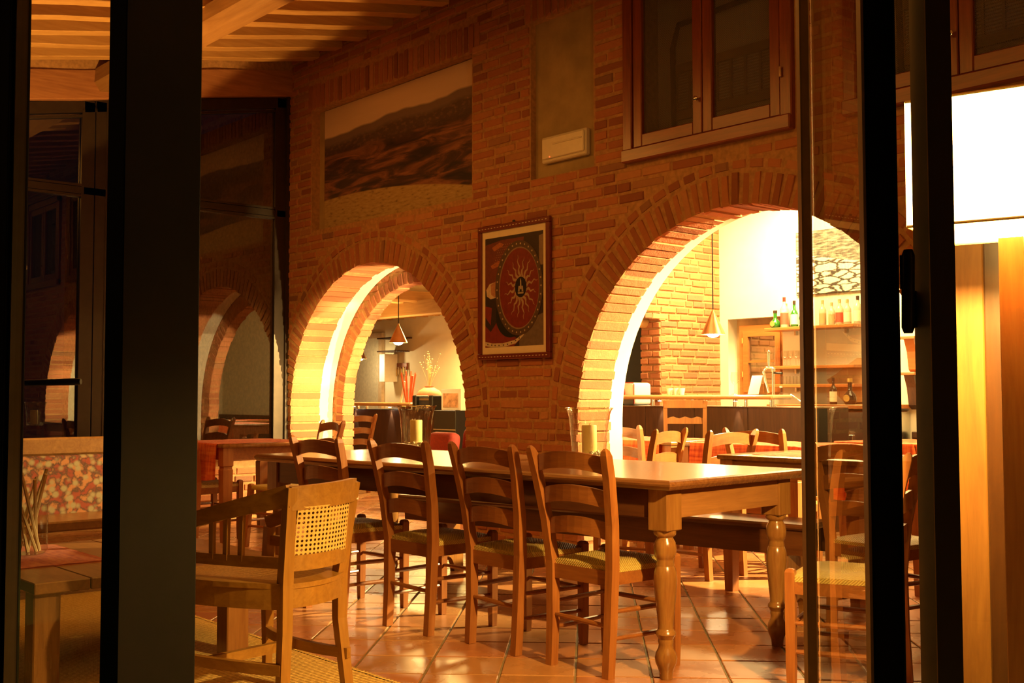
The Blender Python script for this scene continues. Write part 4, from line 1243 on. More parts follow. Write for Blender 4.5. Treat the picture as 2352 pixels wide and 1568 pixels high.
# bar chair: square framed back, two cross rails
M_BARCH = wood('bar_chair_wood', (0.26, 0.115, 0.03), (0.16, 0.06, 0.016), 'z', 0.4)
def barchair(label, loc, rz, hs=.74, hb=1.105):
    t = thing('bar_chair', label, 'chair', loc, rz)
    for s in (-1, 1):
        bm = NB(); bar(bm, [(s*.165, -.17, 0), (s*.165, -.165, hs), (s*.168, -.19, hb-.06), (s*.175, -.20, hb)], .034, .036, (1, 0, 0)); obj('back_post', bm, M_BARCH, t)
        bm = NB(); bar(bm, [(s*.17, .17, 0), (s*.165, .165, hs-.01)], .036, .036, (1, 0, 0)); obj('front_leg', bm, M_BARCH, t)
    bm = NB(); bar(bm, [(-.18, -.198, hb-.03), (.18, -.198, hb-.03)], .03, .065); obj('top_rail', bm, M_BARCH, t)
    bm = NB(); rr = []
    for i in range(13):
        x = -.15+.3*i/12; up = .008*cos(x*60); rr.append([(x, -.192, hb-.20), (x, -.172, hb-.20), (x, -.172, hb-.145+up), (x, -.192, hb-.145+up)])
    loft(bm, rr); obj('cross_rail', bm, M_BARCH, t)
    bm = NB(); box(bm, (0, 0, hs), (.36, .36, .03), .01, None, 2); obj('seat', bm, M_RUSH, t, True)
    bm = NB()
    for s in (-1, 1):
        bar(bm, [(s*.165, -.16, hs-.05), (s*.165, .16, hs-.05)], .02, .06); bar(bm, [(-.16, s*.16, hs-.05), (.16, s*.16, hs-.05)], .02, .06)
    obj('seat_frame', bm, M_BARCH, t)
    for z in (.2, .35):
        for s in (-1, 1):
            bm = NB(); tube(bm, [(s*.165, -.16, z), (s*.165, .16, z)], .011, 8); obj('rung', bm, M_BARCH, t, True)
            bm = NB(); tube(bm, [(-.16, s*.162, z+.05), (.16, s*.162, z+.05)], .011, 8); obj('rung', bm, M_BARCH, t, True)
    return t
q = at_y(1543, 921, 7.45)
barchair('high wooden bar chair with open square back in front of the bar', (q.x, q.y+.17, 0), radians(41), .755, 1.105)

# ------------------------------------------------------------------ the bar
YB_ = 7.9
bx1 = at_y(1852, 935, YB_).x
bx0 = -7.75
bc = thing('bar_counter', 'dark panelled bar counter with raised pale wooden rail and small spotlights', 'bar', ((bx0+bx1)/2, YB_, 0))
hx = (bx1-bx0)/2
n = 4
for i in range(n):
    a = -hx+2*hx*i/n; bm = NB(); boxb(bm, (a+.002, 0, .08), (a+2*hx/n-.002, .03, 1.045), .002); obj('panel', bm, M_BARWOOD, bc)
bm = NB(); boxb(bm, (-hx, .03, 0), (hx, .06, 1.04)); boxb(bm, (hx-.03, .03, 0), (hx, .62, 1.04)); boxb(bm, (-hx, .02, 0), (hx, .04, .08)); obj('carcass', bm, M_BLACKPL, bc)
bm = NB(); boxb(bm, (-hx, -.01, 1.045), (hx, .62, 1.052), .002); obj('worktop', bm, M_STEEL, bc)
rx = at_y(1783, 910, YB_).x-bc.location.x
bm = NB(); boxb(bm, (-hx, -.06, 1.113), (rx, .24, 1.154), .014); obj('bar_rail', bm, M_RAIL, bc)
for px in (1500, 1590, 1688, 1714, 1772):
    xx = at_y(px, 925, YB_+.10).x-bc.location.x
    bm = NB(); tube(bm, [(xx, .10, 1.052), (xx, .10, 1.113)], .016, 12); obj('rail_post', bm, M_CHROME, bc, True)
for px in (1516, 1690):
    w = at_y(px, 917, YB_-.03); xx = w.x-bc.location.x
    bm = NB(); lathe(bm, [(.022, 0), (.022, .012), (.010, .014)], (xx, -.035, 1.099), 12); s = obj('spotlight', bm, M_CHROME, bc, True)
    bm = NB(); lathe(bm, [(.0005, -.002), (.016, -.002), (.016, .001)], (xx, -.035, 1.099), 12); tag(obj('spot_bulb', bm, M_SPOTBULB, s), 'tiny glowing bulb')
    lamp('SPOT', (w.x, YB_-.04, 1.09), 9, (1, .8, .45), .01, (w.x, YB_+.01, .75), radians(34), .6)

# things on the bar
def zbar(): return 1.154
def on(px, Y, z): # point on a horizontal plane of known depth
    p = at_y(px, 900, Y); return (p.x, p.y, z)
mn = thing('menu_stand', 'white sheet leaning on a wooden stand on the bar rail', 'stand', on(1735, 7.98, 1.154), radians(-10))
bm = NB(); box(bm, (0, .0, .085), (.13, .004, .17), 0, Matrix.Rotation(radians(-18), 3, 'X')); obj('sheet', bm, M_WHITE, mn)
bm = NB(); box(bm, (.02, .055, .05), (.10, .05, .10), .004); obj('foot_block', bm, M_OAK, mn)
def wineglass(name, label, loc, h=.20, r=.036, group=None):
    bm = NB(); lathe(bm, [(.0005, 0), (r*.9, .002), (r*.85, .004), (.006, .012), (.0045, h*.25), (.005, h*.44), (r*.7, h*.52), (r, h*.66), (r*.97, h*.82), (r*.82, h)], n=20, cap=False)
    o = obj(name, bm, M_CLEAR, None, True); o.location = loc
    return tag(o, label, 'glass', group)
wg = wineglass('wine_glass', 'single wine glass on the bar rail left of the menu stand', on(1688, 8.0, 1.154), .20, .036)
tp = thing('beer_tap', 'chrome beer tap with black side lever on the right end of the bar', 'tap', on(1776, 8.05, 1.052))
bm = NB(); lathe(bm, [(.03, 0), (.03, .01), (.012, .015), (.012, .30), (.02, .305), (.02, .33), (.012, .335)], n=14); tube(bm, [(0, 0, .33), (-.05, -.02, .335), (-.075, -.03, .30), (-.06, -.03, .22), (-.02, -.04, .12)], .011, 10); obj('column', bm, M_CHROME, tp, True)
bm = NB(); lathe(bm, [(.009, 0), (.012, .05), (.011, .12), (.016, .14), (.006, .15)], (-.03, -.02, .335), 12); obj('handle', bm, M_CHROME, tp, True)
bm = NB(); tube(bm, [(.01, 0, .29), (.10, -.01, .285)], [.008, .011], 10); obj('side_lever', bm, M_BLACKPL, tp, True)
fa = thing('sink_faucet', 'slim bent chrome faucet at the right edge of the bar', 'faucet', on(1843, 8.3, 1.052))
bm = NB(); lathe(bm, [(.018, 0), (.018, .01), (.009, .012)], n=12); tube(bm, [(0, 0, 0), (0, 0, .03), (-.06, 0, .07), (-.12, 0, .10), (-.13, 0, .095)], .007, 8); obj('spout', bm, M_CHROME, fa, True)
sb = thing('soda_bottle', 'clear slim bottle standing beside the beer tap', 'bottle', on(1794, 8.3, 1.052))
bm = NB(); lathe(bm, [(.026, 0), (.026, .09), (.010, .13), (.009, .16), (.011, .165)], n=14); obj('body', bm, M_CLEAR, sb, True)
bm = NB(); lathe(bm, [(.012, .163), (.012, .178)], n=10); obj('cap', bm, M_WHITE, sb, True)
cm = thing('coffee_machine', 'white and red coffee machine behind the left end of the bar', 'machine', on(1462, 8.26, 1.052))
bm = NB(); box(bm, (0, 0, .112), (.17, .26, .22), .03, None, 3); obj('body', bm, M_WHITE, cm, True)
bm = NB(); box(bm, (.082, -.128, .112), (.012, .012, .20), .004); box(bm, (0, -.128, .220), (.16, .012, .010), .003); obj('red_edge', bm, M_REDPL, cm, True)
bm = NB(); lathe(bm, [(.035, 0), (.042, .02), (.035, .06), (.015, .075), (.0005, .076)], (-.07, -.12, .10), 16); obj('red_hopper', bm, M_REDPL, cm, True)
sc = NB(); boxb(sc, (-7.9, 8.75, 0), (-7.0, 9.4, .86)); tag(obj('back_worktop', sc, M_CREAM), 'low cream worktop along the brick side wall behind the bar', 'worktop')
cu0 = None
for k, px in enumerate((1538, 1553, 1566)):
    bm = NB(); lathe(bm, [(.022, 0), (.030, .05), (.032, .062), (.029, .060), (.020, .004)], n=14, cap=False); o = obj('cup', bm, M_WHITE, None, True); o.location = on(px, 8.06, 1.154); tag(o, ('leftmost', 'middle', 'rightmost')[k]+' of three little white cups on the bar rail', 'cup', 'white cups on the bar rail')

# ------------------------------------------------------------------ window in the far wall, shelves, bottles, glasses
wn = tag(bpy.data.objects.new('window_5', None), 'small brown casement set deep in the white wall behind the bar', kind='structure'); COL.objects.link(wn)
yw = 10.10
a, b, c, d = -7.72, -7.11, 1.13, 1.915
bm = NB(); boxb(bm, (a, yw-.03, c), (a+.055, yw+.04, d)); boxb(bm, (b-.055, yw-.03, c), (b, yw+.04, d)); boxb(bm, (a+.055, yw-.03, d-.055), (b-.055, yw+.04, d)); boxb(bm, (a+.055, yw-.03, c), (b-.055, yw+.04, c+.05)); obj('frame', bm, M_SHELF, wn)
bm = NB()
for s in ((a+.06, a+.125), (b-.125, b-.06)): boxb(bm, (s[0], yw-.05, c+.052), (s[1], yw-.005, d-.057))
boxb(bm, (a+.125, yw-.05, d-.125), (b-.125, yw-.005, d-.057)); boxb(bm, (a+.125, yw-.05, c+.052), (b-.125, yw-.005, c+.11)); boxb(bm, (a+.125, yw-.045, 1.505), (b-.125, yw-.01, 1.53)); obj('sash', bm, M_SHELF, wn)
bm = NB(); flat(bm, [(a+.12, yw-.02, c+.1), (b-.12, yw-.02, c+.1), (b-.12, yw-.02, d-.12), (a+.12, yw-.02, d-.12)]); obj('pane', bm, M_GLASS, wn)
bm = NB(); boxb(bm, (a-.1, yw+.06, c-.01), (b+.1, yw+.08, d+.1)); obj('outer_shutter', bm, M_STONE, wn)
bm = NB()
for z in (1.35, 1.72): tube(bm, [(a+.058, yw-.055, z), (a+.058, yw-.055, z+.06)], .007, 8)
obj('hinge', bm, M_GOLD, wn, True)
sx0 = -7.14; sx1 = -6.08
for k, (z, lb) in enumerate(((1.835, 'top orange wooden wall shelf with the liquor bottles'), (1.435, 'middle orange wooden wall shelf with wine glasses'), (1.245, 'lowest orange wooden wall shelf with tumblers'))):
    t = thing('wall_shelf', lb, 'shelf', ((sx0+sx1)/2, 9.86, z))
    bm = NB(); box(bm, (0, 0, 0), (sx1-sx0, .26, .032), .004); obj('board', bm, M_SHELF, t)
    bm = NB()
    for s in (-.3, .3): boxb(bm, (s-.01, .09, -.06), (s+.01, .135, -.015))
    obj('bracket', bm, M_STEEL, t)
def bottle(label, px, Y, z, h, r, glass, labm=None, cap=M_DARKGL, shoulder=.6, round_=False, off=0):
    p = at_y(px, 760, Y)
    t = thing('bottle', label, 'bottle', (p.x, Y, z))
    nk = r*.34
    if round_: pr = [(r*.7, 0), (r*.95, h*.08), (r, h*.22), (r*.85, h*.38), (nk*1.2, h*.50), (nk, h*.56), (nk, h*.86)]
    else: pr = [(r*.9, 0), (r, h*.02), (r, h*shoulder), (r*.8, h*(shoulder+.07)), (nk*1.1, h*(shoulder+.17)), (nk, h*.9)]
    bm = NB(); lathe(bm, pr, n=16); obj('body', bm, glass, t, True, 50)
    bm = NB(); lathe(bm, [(nk*1.15, h*.85), (nk*1.2, h*.995), (nk*.9, h)], n=12); obj('cap', bm, cap, t, True)
    if labm is not None:
        bm = NB()
        if round_:
            bmesh.ops.create_circle(bm, cap_ends=True, radius=r*.55, segments=16); bmesh.ops.rotate(bm, verts=bm.verts, cent=(0, 0, 0), matrix=Matrix.Rotation(pi/2, 3, 'X')); bmesh.ops.translate(bm, verts=bm.verts, vec=(0, -r*1.01, h*.24))
        else:
            lathe(bm, [(r*1.015, h*.10), (r*1.015, h*.48)], n=16, cap=False)
        lb = obj('label', bm, labm, t, True)
    return t
zt = 1.852
bottle('squat dark green liqueur bottle with round seal, first on the top shelf', 1781, 9.82, zt, .185, .055, M_GREENGL, M_GOLD, M_DARKGL, round_=True)
rb = bottle('tall clear bottle with a red label on the top shelf', 1802, 9.84, zt, .32, .042, M_CLEARB, M_REDLAB, plain('dark_red_cap', (.15, .02, .015), .4))
bm = NB(); lathe(bm, [(.0432, .165), (.0432, .178)], n=16, cap=False); obj('label_band', bm, M_LABEL, rb, True)
bottle('clear bottle standing behind the red labelled one', 1806, 9.93, zt, .26, .035, M_CLEARB, None, M_GOLD)
bottle('clear bottle half hidden behind the green wine bottle', 1822, 9.93, zt, .28, .035, M_CLEARB, M_LABEL, M_LABEL)
bottle('bright green bottle with pale label on the top shelf', 1825, 9.83, zt, .275, .040, M_GREENGL, M_LABEL, M_DARKGL, .5)
bottle('low green bottle beside the door edge on the top shelf', 1842, 9.86, zt, .16, .03, M_GREENGL, M_LABEL, M_GOLD)
bottle('clear bottle with brown label, first one behind the door glass', 1890, 9.85, zt, .26, .036, M_CLEARB, M_OCHRE, M_OCHRE)
bottle('clear bottle in a wooden crate behind the door glass', 1911, 9.84, zt, .23, .034, M_CLEARB, M_OCHRE, M_OCHRE)
bottle('clear bottle with a red band behind the door glass', 1929, 9.88, zt, .26, .040, M_CLEARB, M_REDLAB, M_OCHRE)
bottle('clear bottle with wide white label and tan stopper behind the door glass', 1947, 9.84, zt, .25, .038, M_CLEARB, M_LABEL, M_OCHRE)
bottle('tall clear bottle at the far right of the top shelf', 1971, 9.88, zt, .28, .040, M_CLEARB, M_LABEL, M_DARKGL)
for k, px in enumerate((1803, 1816, 1829, 1842, 1808, 1835)):
    wineglass('wine_glass', ('first', 'second', 'third', 'fourth', 'rear left', 'rear right')[k]+' wine glass from the carafe on the middle wall shelf', on(px, 9.82 if k < 4 else 9.93, 1.451), .16, .035, 'wine glasses on the middle shelf')
cf = NB(); lathe(cf, [(.035, 0), (.036, .02), (.026, .10), (.022, .15), (.030, .21)], n=16, cap=False); o = obj('carafe', cf, M_CLEAR, None, True); o.location = on(1781, 9.80, 1.451); tag(o, 'slim waisted glass carafe at the left end of the middle shelf', 'carafe')
for k, px in enumerate((1795, 1803, 1811, 1819, 1827, 1835, 1843)):
    bm = NB(); lathe(bm, [(.001, .006), (.022, .004), (.026, .085)], n=14, cap=False); o = obj('tumbler', bm, M_CLEAR, None, True); o.location = on(px, 9.82, 1.261); tag(o, ('first', 'second', 'third', 'fourth', 'fifth', 'sixth', 'seventh')[k]+' tumbler from the left end of the lowest wall shelf', 'glass', 'tumblers on the lowest shelf')
# black and white terrace picture
def terr():
    m, nt, b = mat('terrace_print')
    tc = N(nt, 'ShaderNodeTexCoord'); mp = N(nt, 'ShaderNodeMapping'); mp.inputs['Scale'].default_value = (4.5, 11, 1); mp.inputs['Rotation'].default_value = (0, 0, -.12)
    nt.links.new(tc.outputs['UV'], mp.inputs['Vector'])
    nz = N(nt, 'ShaderNodeTexNoise'); nz.inputs['Scale'].default_value = 2.0; nt.links.new(mp.outputs[0], nz.inputs['Vector'])
    mv = N(nt, 'ShaderNodeMix', data_type='VECTOR'); mv.inputs[0].default_value = .35; nt.links.new(mp.outputs[0], mv.inputs[4]); nt.links.new(nz.outputs['Color'], mv.inputs[5])
    vo = N(nt, 'ShaderNodeTexVoronoi', feature='DISTANCE_TO_EDGE'); vo.inputs['Scale'].default_value = 1.6; nt.links.new(mv.outputs[1], vo.inputs['Vector'])
    ter = ramp(nt, vo.outputs['Distance'], [(.05, (.04, .035, .03)), (.12, (.62, .58, .50))])
    sp = N(nt, 'ShaderNodeSeparateXYZ'); nt.links.new(tc.outputs['UV'], sp.inputs[0])
    hill = ramp(nt, noise(nt, 3, 4, coords(nt, (3, 9, 1), 'UV')), [(.4, (.06, .055, .05)), (.65, (.30, .28, .24))])
    ln = mathn(nt, 'SUBTRACT', .66, mathn(nt, 'MULTIPLY', sp.outputs[0], .25))
    f = mathn(nt, 'GREATER_THAN', sp.outputs[1], ln)
    nt.links.new(mix(nt, f, ter, hill), b.inputs['Base Color']); b.inputs['Roughness'].default_value = .5
    return m
pc = thing('terrace_picture', 'black and white picture of stone terraces on the wall above the shelves', 'picture', (-6.44, 9.985, 2.52))
bm = NB(); box(bm, (0, 0, 0), (.92, .02, .66)); obj('board', bm, M_BLACKPL, pc)
uvquad('picture_sheet', [(-.455, -.012, -.325), (.455, -.012, -.325), (.455, -.012, .325), (-.455, -.012, .325)], terr(), pc)
# back counter seen through the door glass
kc = thing('back_counter', 'brown topped back counter with steel appliance under it', 'counter', (-6.05, 9.62, 0))
bm = NB(); boxb(bm, (-.75, -.33, 1.02), (.42, .37, 1.06), .005); obj('worktop', bm, M_SHELF, kc)
bm = NB(); boxb(bm, (-.75, -.30, 0), (-.2, .36, 1.02)); obj('cabinet', bm, M_BARWOOD, kc)
bm = NB(); boxb(bm, (-.19, -.31, .02), (.41, .36, 1.0), .01); ap = obj('steel_appliance', bm, M_STEEL, kc)
bm = NB(); boxb(bm, (-.02, -.335, .25), (.22, -.31, .78), .006); obj('appliance_door', bm, M_STEEL, ap)
bm = NB(); tube(bm, [(0, -.35, .80), (.2, -.35, .80)], .012, 8); obj('appliance_handle', bm, M_CHROME, ap, True)
bottle('dark wine bottle with cream label on the back counter', 1912, 9.5, 1.06, .26, .036, M_DARKGL, M_LABEL, M_DARKGL, .55)
bottle('round brown liqueur bottle with round seal on the back counter', 1950, 9.5, 1.06, .25, .062, M_DARKGL, M_GOLD, M_GOLD, round_=True)
st = [at_y(px, py, 9.93) for px, py in ((1903, 872), (1925, 858), (1950, 838), (1972, 822), (1990, 822), (1990, 922), (1945, 926), (1925, 905))]
bm = NB(); loft(bm, [[(p.x, 9.90, p.z) for p in st], [(p.x, 9.95, p.z) for p in st]]); s_ = obj('stone_slab', bm, M_STONE); tag(s_, 'rough brown stone slab leaning on the wall behind the bottles', 'stone')
# dado and carved bracket shelf seen in the door gap
bm = NB(); boxb(bm, (-5.6, 9.94, .0), (.6, 9.995, .74)); boxb(bm, (-5.6, 9.93, .74), (.6, 9.995, .80), .005); tag(obj('baseboard_far', bm, M_BARWOOD), 'dark wooden dado along the far white wall', kind='structure')
for k, (y, dd) in enumerate(((776, 0), (858, 1))):
    p = at_y(2098, y, 9.95)
    t = thing('bracket_shelf', ('upper', 'lower carved')[k] + ' small wooden wall bracket seen in the door gap', 'shelf', (p.x, 9.97, p.z))
    bm = NB(); box(bm, (0, -.06, 0), (.16, .16, .03), .005); obj('board', bm, M_SHELF, t)
    bm = NB(); loft(bm, [[(x, .02, -.015), (x, -.11, -.015), (x, -.06, -.13), (x, -.03, -.30), (x, .02, -.34)] for x in (-.05, .05)]); obj('corbel', bm, M_SHELF if k == 0 else M_BARWOOD, t)

# ------------------------------------------------------------------ pendant lamps
def pendant(label, px, py, dist, r, h, zc, power):
    p = at_d(px, py, dist)
    t = thing('pendant_lamp', label, 'lamp', tuple(p))
    bm = NB(); lathe(bm, [(r, 0), (r*.99, .004), (r*.10, h), (r*.09, h+.012)], n=28, cap=False)
    lathe(bm, [(r*.985, .001), (r*.09, h-.003)], n=28, cap=False); obj('shade', bm, M_COPPER, t, True)
    bm = NB(); tube(bm, [(0, 0, h), (0, 0, zc-p.z)], .006, 6); obj('cord', bm, M_BLACKPL, t, True)
    bm = NB(); lathe(bm, [(.0005, -.028), (r*.35, -.020), (r*.52, .0), (r*.50, .03), (.0005, .05)], n=20); tag(obj('bulb', bm, M_BULB, t, True), 'glowing bulb')
    lamp('POINT', (p.x, p.y, p.z-.06), power, (1, .74, .33), .04)
    return t
pendant('copper cone pendant lamp hanging over the bar in the right arch', 1638, 768, 10.0, .108, .21, 3.4, 45)
pendant('copper cone pendant lamp hanging in the left arch', 915, 787, 13.0, .108, .21, 2.95, 16)
pendant('second copper pendant half hidden behind the left inner arch', 826, 824, 17.0, .108, .21, 2.6, 20)
# ------------------------------------------------------------------ reception room behind the left arch
bm = NB(); boxb(bm, (-16.5, 6.3, 2.64), (-10.6, 10.0, 2.72)); boxb(bm, (-10.6, 6.31, 2.64), (-8.22, 10.0, 2.72))
cr = tag(obj('ceiling_reception', bm, plain('pale_board', (.62, .50, .30), .8)), 'low boarded ceiling with joists in the reception', kind='structure')
zt_ = at_y(995, 727, 10.0).z
x = -14.9
while x < -11.0:
    bm = NB(); r_ = random.Random(int(x*100)); rings = []
    for i in range(6):
        y = 6.45+3.54*i/5; w = .055+r_.uniform(-.006, .006); rings.append([(x-w, y, zt_+.13), (x+w, y, zt_+.13), (x+w, y, zt_+.015), (x+w-.02, y, zt_+r_.uniform(-.006, .006)), (x-w+.02, y, zt_), (x-w, y, zt_+.015)])
    loft(bm, rings); obj('joist', bm, M_JOIST, cr); x += .30
bm = NB(); bar(bm, [(-16, 8.35, zt_-.07), (-8.3, 8.35, zt_-.07)], .2, .17); obj('cross_beam', bm, M_PURLIN, cr)
Yc = 8.3
a = at_y(800, 930, Yc).x; b = at_y(1000, 930, Yc).x
rc = thing('reception_counter', 'dark reception counter with pale rail seen through the left arch', 'counter', ((a+b)/2, Yc, 0))
hw = (b-a)/2
zp = at_y(900, 941, Yc).z; zr0 = at_y(900, 932, Yc).z; zr1 = at_y(900, 924, Yc).z
for i in range(3):
    x0 = -hw+2*hw*i/3; bm = NB(); boxb(bm, (x0+.002, 0, .0), (x0+2*hw/3-.002, .03, zp), .002); obj('panel', bm, M_BARWOOD, rc)
bm = NB(); boxb(bm, (-hw, .03, zp-.02), (hw, .6, zp+.004)); obj('worktop', bm, M_BLACKPL, rc)
re = at_y(949, 928, Yc).x - rc.location.x
bm = NB(); boxb(bm, (-hw, -.05, zr0), (re, .22, zr1), .012); obj('counter_rail', bm, M_RAIL, rc)
for px in (823, 843, 905):
    xx = at_y(px, 935, Yc+.1).x-rc.location.x; bm = NB(); tube(bm, [(xx, .1, zp), (xx, .1, zr0)], .018, 10); obj('rail_post', bm, M_CHROME, rc, True)
for px in (813, 895):
    w = at_y(px, 932, Yc-.03); xx = w.x-rc.location.x
    bm = NB(); lathe(bm, [(.022, 0), (.022, .012), (.010, .014)], (xx, -.03, zr0-.014), 12); s = obj('spotlight', bm, M_CHROME, rc, True)
    bm = NB(); lathe(bm, [(.0005, -.002), (.018, -.002), (.018, .001)], (xx, -.03, zr0-.014), 12); tag(obj('spot_bulb', bm, M_SPOTBULB, s), 'tiny glowing bulb')
    lamp('SPOT', (w.x, Yc-.03, zr0-.02), 10, (1, .85, .55), .01, (w.x, Yc+.01, zr0-.35), radians(40), .6)
def onx(px, Y, z):
    p = at_y(px, 900, Y); return (p.x, p.y, z)
pot = thing('terracotta_pot', 'round terracotta pot holding tall dried flowers on the reception counter', 'pot', onx(986, Yc+.35, zp+.004))
bm = NB(); lathe(bm, [(.07, 0), (.12, .05), (.165, .13), (.168, .18), (.14, .235), (.08, .27), (.055, .285), (.062, .295)], n=24); obj('body', bm, M_TERRA, pot, True)
bm = NB(); r_ = random.Random(8)
for i in range(20):
    a = r_.uniform(0, 2*pi); q = r_.uniform(.02, .15); h = r_.uniform(.25, .52)
    tube(bm, [(0, 0, .25), (q*.4*cos(a), q*.4*sin(a), .25+h*.5), (q*cos(a), q*sin(a), .25+h)], .0018, 4, False)
    bmesh.ops.create_icosphere(bm, subdivisions=1, radius=.009, matrix=Matrix.Translation((q*cos(a), q*sin(a), .25+h)))
    for k in range(2):
        f = r_.uniform(.6, .95); bmesh.ops.create_icosphere(bm, subdivisions=1, radius=.007, matrix=Matrix.Translation((q*f*cos(a)+r_.uniform(-.02, .02), q*f*sin(a)+r_.uniform(-.02, .02), .25+h*f)))
tag(obj('dried_flowers', bm, M_STRAW, pot), kind='stuff')
gs = thing('stick_glass', 'glass with bright orange sticks on the reception counter', 'glass', onx(939, Yc+.15, zp+.004))
bm = NB(); lathe(bm, [(.001, .004), (.045, .004), (.055, .10), (.075, .27)], n=18, cap=False); obj('glass', bm, M_CLEAR, gs, True)
for i in range(9):
    a = i*.75; bm = NB(); tube(bm, [(.02*cos(a), .02*sin(a), .01), (.13*cos(a)*(.5+.06*i), .10*sin(a), .43+.02*(i % 4))], .010, 5); obj('stick', bm, M_ORANGEST, gs)
lm = thing('white_quill', 'slanting pale rolled paper beside the orange sticks', 'paper', onx(919, Yc+.12, zp+.004))
bm = NB(); tube(bm, [(0, 0, .06), (.05, 0, .20), (.10, 0, .36)], [.016, .014, .010], 8); obj('roll', bm, M_WHITE, lm, True); bm = NB(); box(bm, (0, 0, .03), (.20, .12, .06), .01); obj('base', bm, M_LABEL, lm)
ps = thing('till_printer', 'black counter till with upright sides behind the left vase', 'till', onx(983, Yc-.15, zp))
for a_, b_ in ((-.19, -.11), (.14, .22)): bm = NB(); boxb(bm, (a_, -.1, 0), (b_, .1, .185), .01); obj('side', bm, M_BLACKPL, ps)
bm = NB(); boxb(bm, (-.11, -.06, 0), (.14, .1, .165), .008); obj('housing', bm, plain('charcoal', (.03, .03, .03), .3), ps)
bm = NB(); boxb(bm, (-.10, -.065, .125), (.13, -.058, .15)); obj('slot', bm, M_STEEL, ps)
ck = thing('black_cabinet', 'black box cabinet beside the red cushion in the left arch', 'cabinet', onx(1021, 7.7, 0))
zc = at_y(1021, 942, 7.7).z
bm = NB(); boxb(bm, (-.2, 0, 0), (.2, .35, zc), .006); obj('body', bm, M_BLACKPL, ck); bm = NB(); boxb(bm, (-.2, -.006, zc-.22), (.2, 0, zc-.21)); obj('trim_strip', bm, M_STEEL, ck)
pf = thing('photo_frame', 'white framed photograph standing on the black cabinet', 'picture', onx(1036, 7.85, zc), radians(6))
bm = NB(); box(bm, (0, 0, .12), (.30, .02, .24), .004); obj('frame', bm, M_WHITE, pf); bm = NB(); box(bm, (0, -.012, .11), (.24, .004, .16)); obj('print', bm, plain('warm_photo', (.62, .36, .2), .5, 0, .5, 14), pf)
sf = thing('red_sofa', 'red upholstered seat with cushions inside the left arch', 'sofa', onx(1040, 6.95, 0))
bm = NB(); box(bm, (.1, 0, .22), (1.0, .6, .40), .05, None, 3); obj('base', bm, M_RED, sf, True)
bm = NB(); box(bm, (.35, .1, .62), (.5, .2, .42), .07, Matrix.Rotation(-.12, 3, 'X'), 3); obj('back', bm, M_RED, sf, True)
cs = thing('red_cushion', 'plump dark red cushion leaning beside the black cabinet', 'cushion', onx(1018, 6.8, .42))
bm = NB(); box(bm, (0, 0, .19), (.40, .14, .36), .06, Matrix.Rotation(-.15, 3, 'X'), 3); obj('cover', bm, M_RED, cs, True)
# pale door, key rack, cabinet, wire shelf on the far wall
yq = 9.99
d0, d1 = at_y(822, 800, yq), at_y(884, 764, yq)
dr = tag(bpy.data.objects.new('door_4', None), 'pale beige door on the far wall of the reception', kind='structure'); COL.objects.link(dr)
bm = NB(); boxb(bm, (d0.x-.2, yq-.04, 0), (d1.x-.09, yq, d1.z-.08)); obj('leaf', bm, plain('beige_door', (.62, .56, .42), .7), dr)
bm = NB(); boxb(bm, (d1.x-.09, yq-.06, 0), (d1.x, yq, d1.z)); boxb(bm, (d0.x-.2, yq-.06, d1.z-.08), (d1.x-.09, yq, d1.z)); obj('frame', bm, plain('tan_frame', (.55, .40, .25), .6), dr)
kr = at_y(921, 850, 9.98)
k_ = thing('key_rack', 'dark red wooden rack hung with room keys on the cream wall', 'rack', tuple(kr))
bm = NB(); box(bm, (0, 0, .06), (.34, .03, .10), .004); obj('board', bm, M_WINWOODX, k_)
for i in range(8):
    x = -.15+.3*i/7; bm = NB(); box(bm, (x, -.03, -.01-.01*(i % 3)), (.022, .012, .11), .004); tube(bm, [(x, -.02, .05), (x, -.035, .03)], .005, 5); obj('key_fob', bm, M_CHROME if i % 2 else M_GOLD, k_)
wc = at_y(891, 845, 9.85); bm = NB(); box(bm, (wc.x, 9.86, wc.z), (.14, .24, .42), .004); tag(obj('wall_cabinet', bm, M_WHITE), 'small white cabinet between door and key rack', 'cabinet')
for k, y in enumerate((778, 808)):
    p = at_y(905, y, 9.8); t = thing('wire_shelf', ('upper', 'lower')[k]+' dark slatted wall shelf beyond the left pendant lamp', 'shelf', tuple(p))
    for i in range(6):
        bm = NB(); boxb(bm, (-.28, -.12+.05*i, 0), (.24-.06*k, -.09+.05*i, .02)); obj('slat', bm, M_BARWOOD, t)
place(chair, 'reddish chair with yellow seat by the reception counter in the left arch', (-11.42, 7.35, 0), radians(100))

# ------------------------------------------------------------------ floor lamp with a square paper shade, tall cupboard behind
M_SHADE = emit('lit_shade', (1.0, .60, .17), 15.0)
LZ = 2.92
lp = at_d(2334, 900, LZ)
fl = thing('floor_lamp', 'glowing square shaded floor lamp on a wooden post at the right', 'lamp', (lp.x, lp.y, 0), radians(14))
zb, ztp = at_d(2200, 521, 2.89).z, at_d(2200, 232, 2.89).z
hs = .211
bm = NB()
for sx, sy in ((1, 0), (-1, 0), (0, 1), (0, -1)):
    if sx: boxb(bm, (sx*hs-.0015, -hs, zb), (sx*hs+.0015, hs, ztp))
    else: boxb(bm, (-hs, sy*hs-.0015, zb), (hs, sy*hs+.0015, ztp))
sh = obj('lamp_shade', bm, M_SHADE, fl)
bm = NB()
for z in (zb, ztp):
    for a, b in (((-hs, -hs), (hs, -hs)), ((hs, -hs), (hs, hs)), ((hs, hs), (-hs, hs)), ((-hs, hs), (-hs, -hs))): tube(bm, [(*a, z), (*b, z)], .004, 6)
obj('shade_wire', bm, M_GOLD, sh)
bm = NB(); boxb(bm, (-.03, -.03, .03), (.03, .03, zb-.02), .003); obj('post', bm, M_OAKZ, fl)
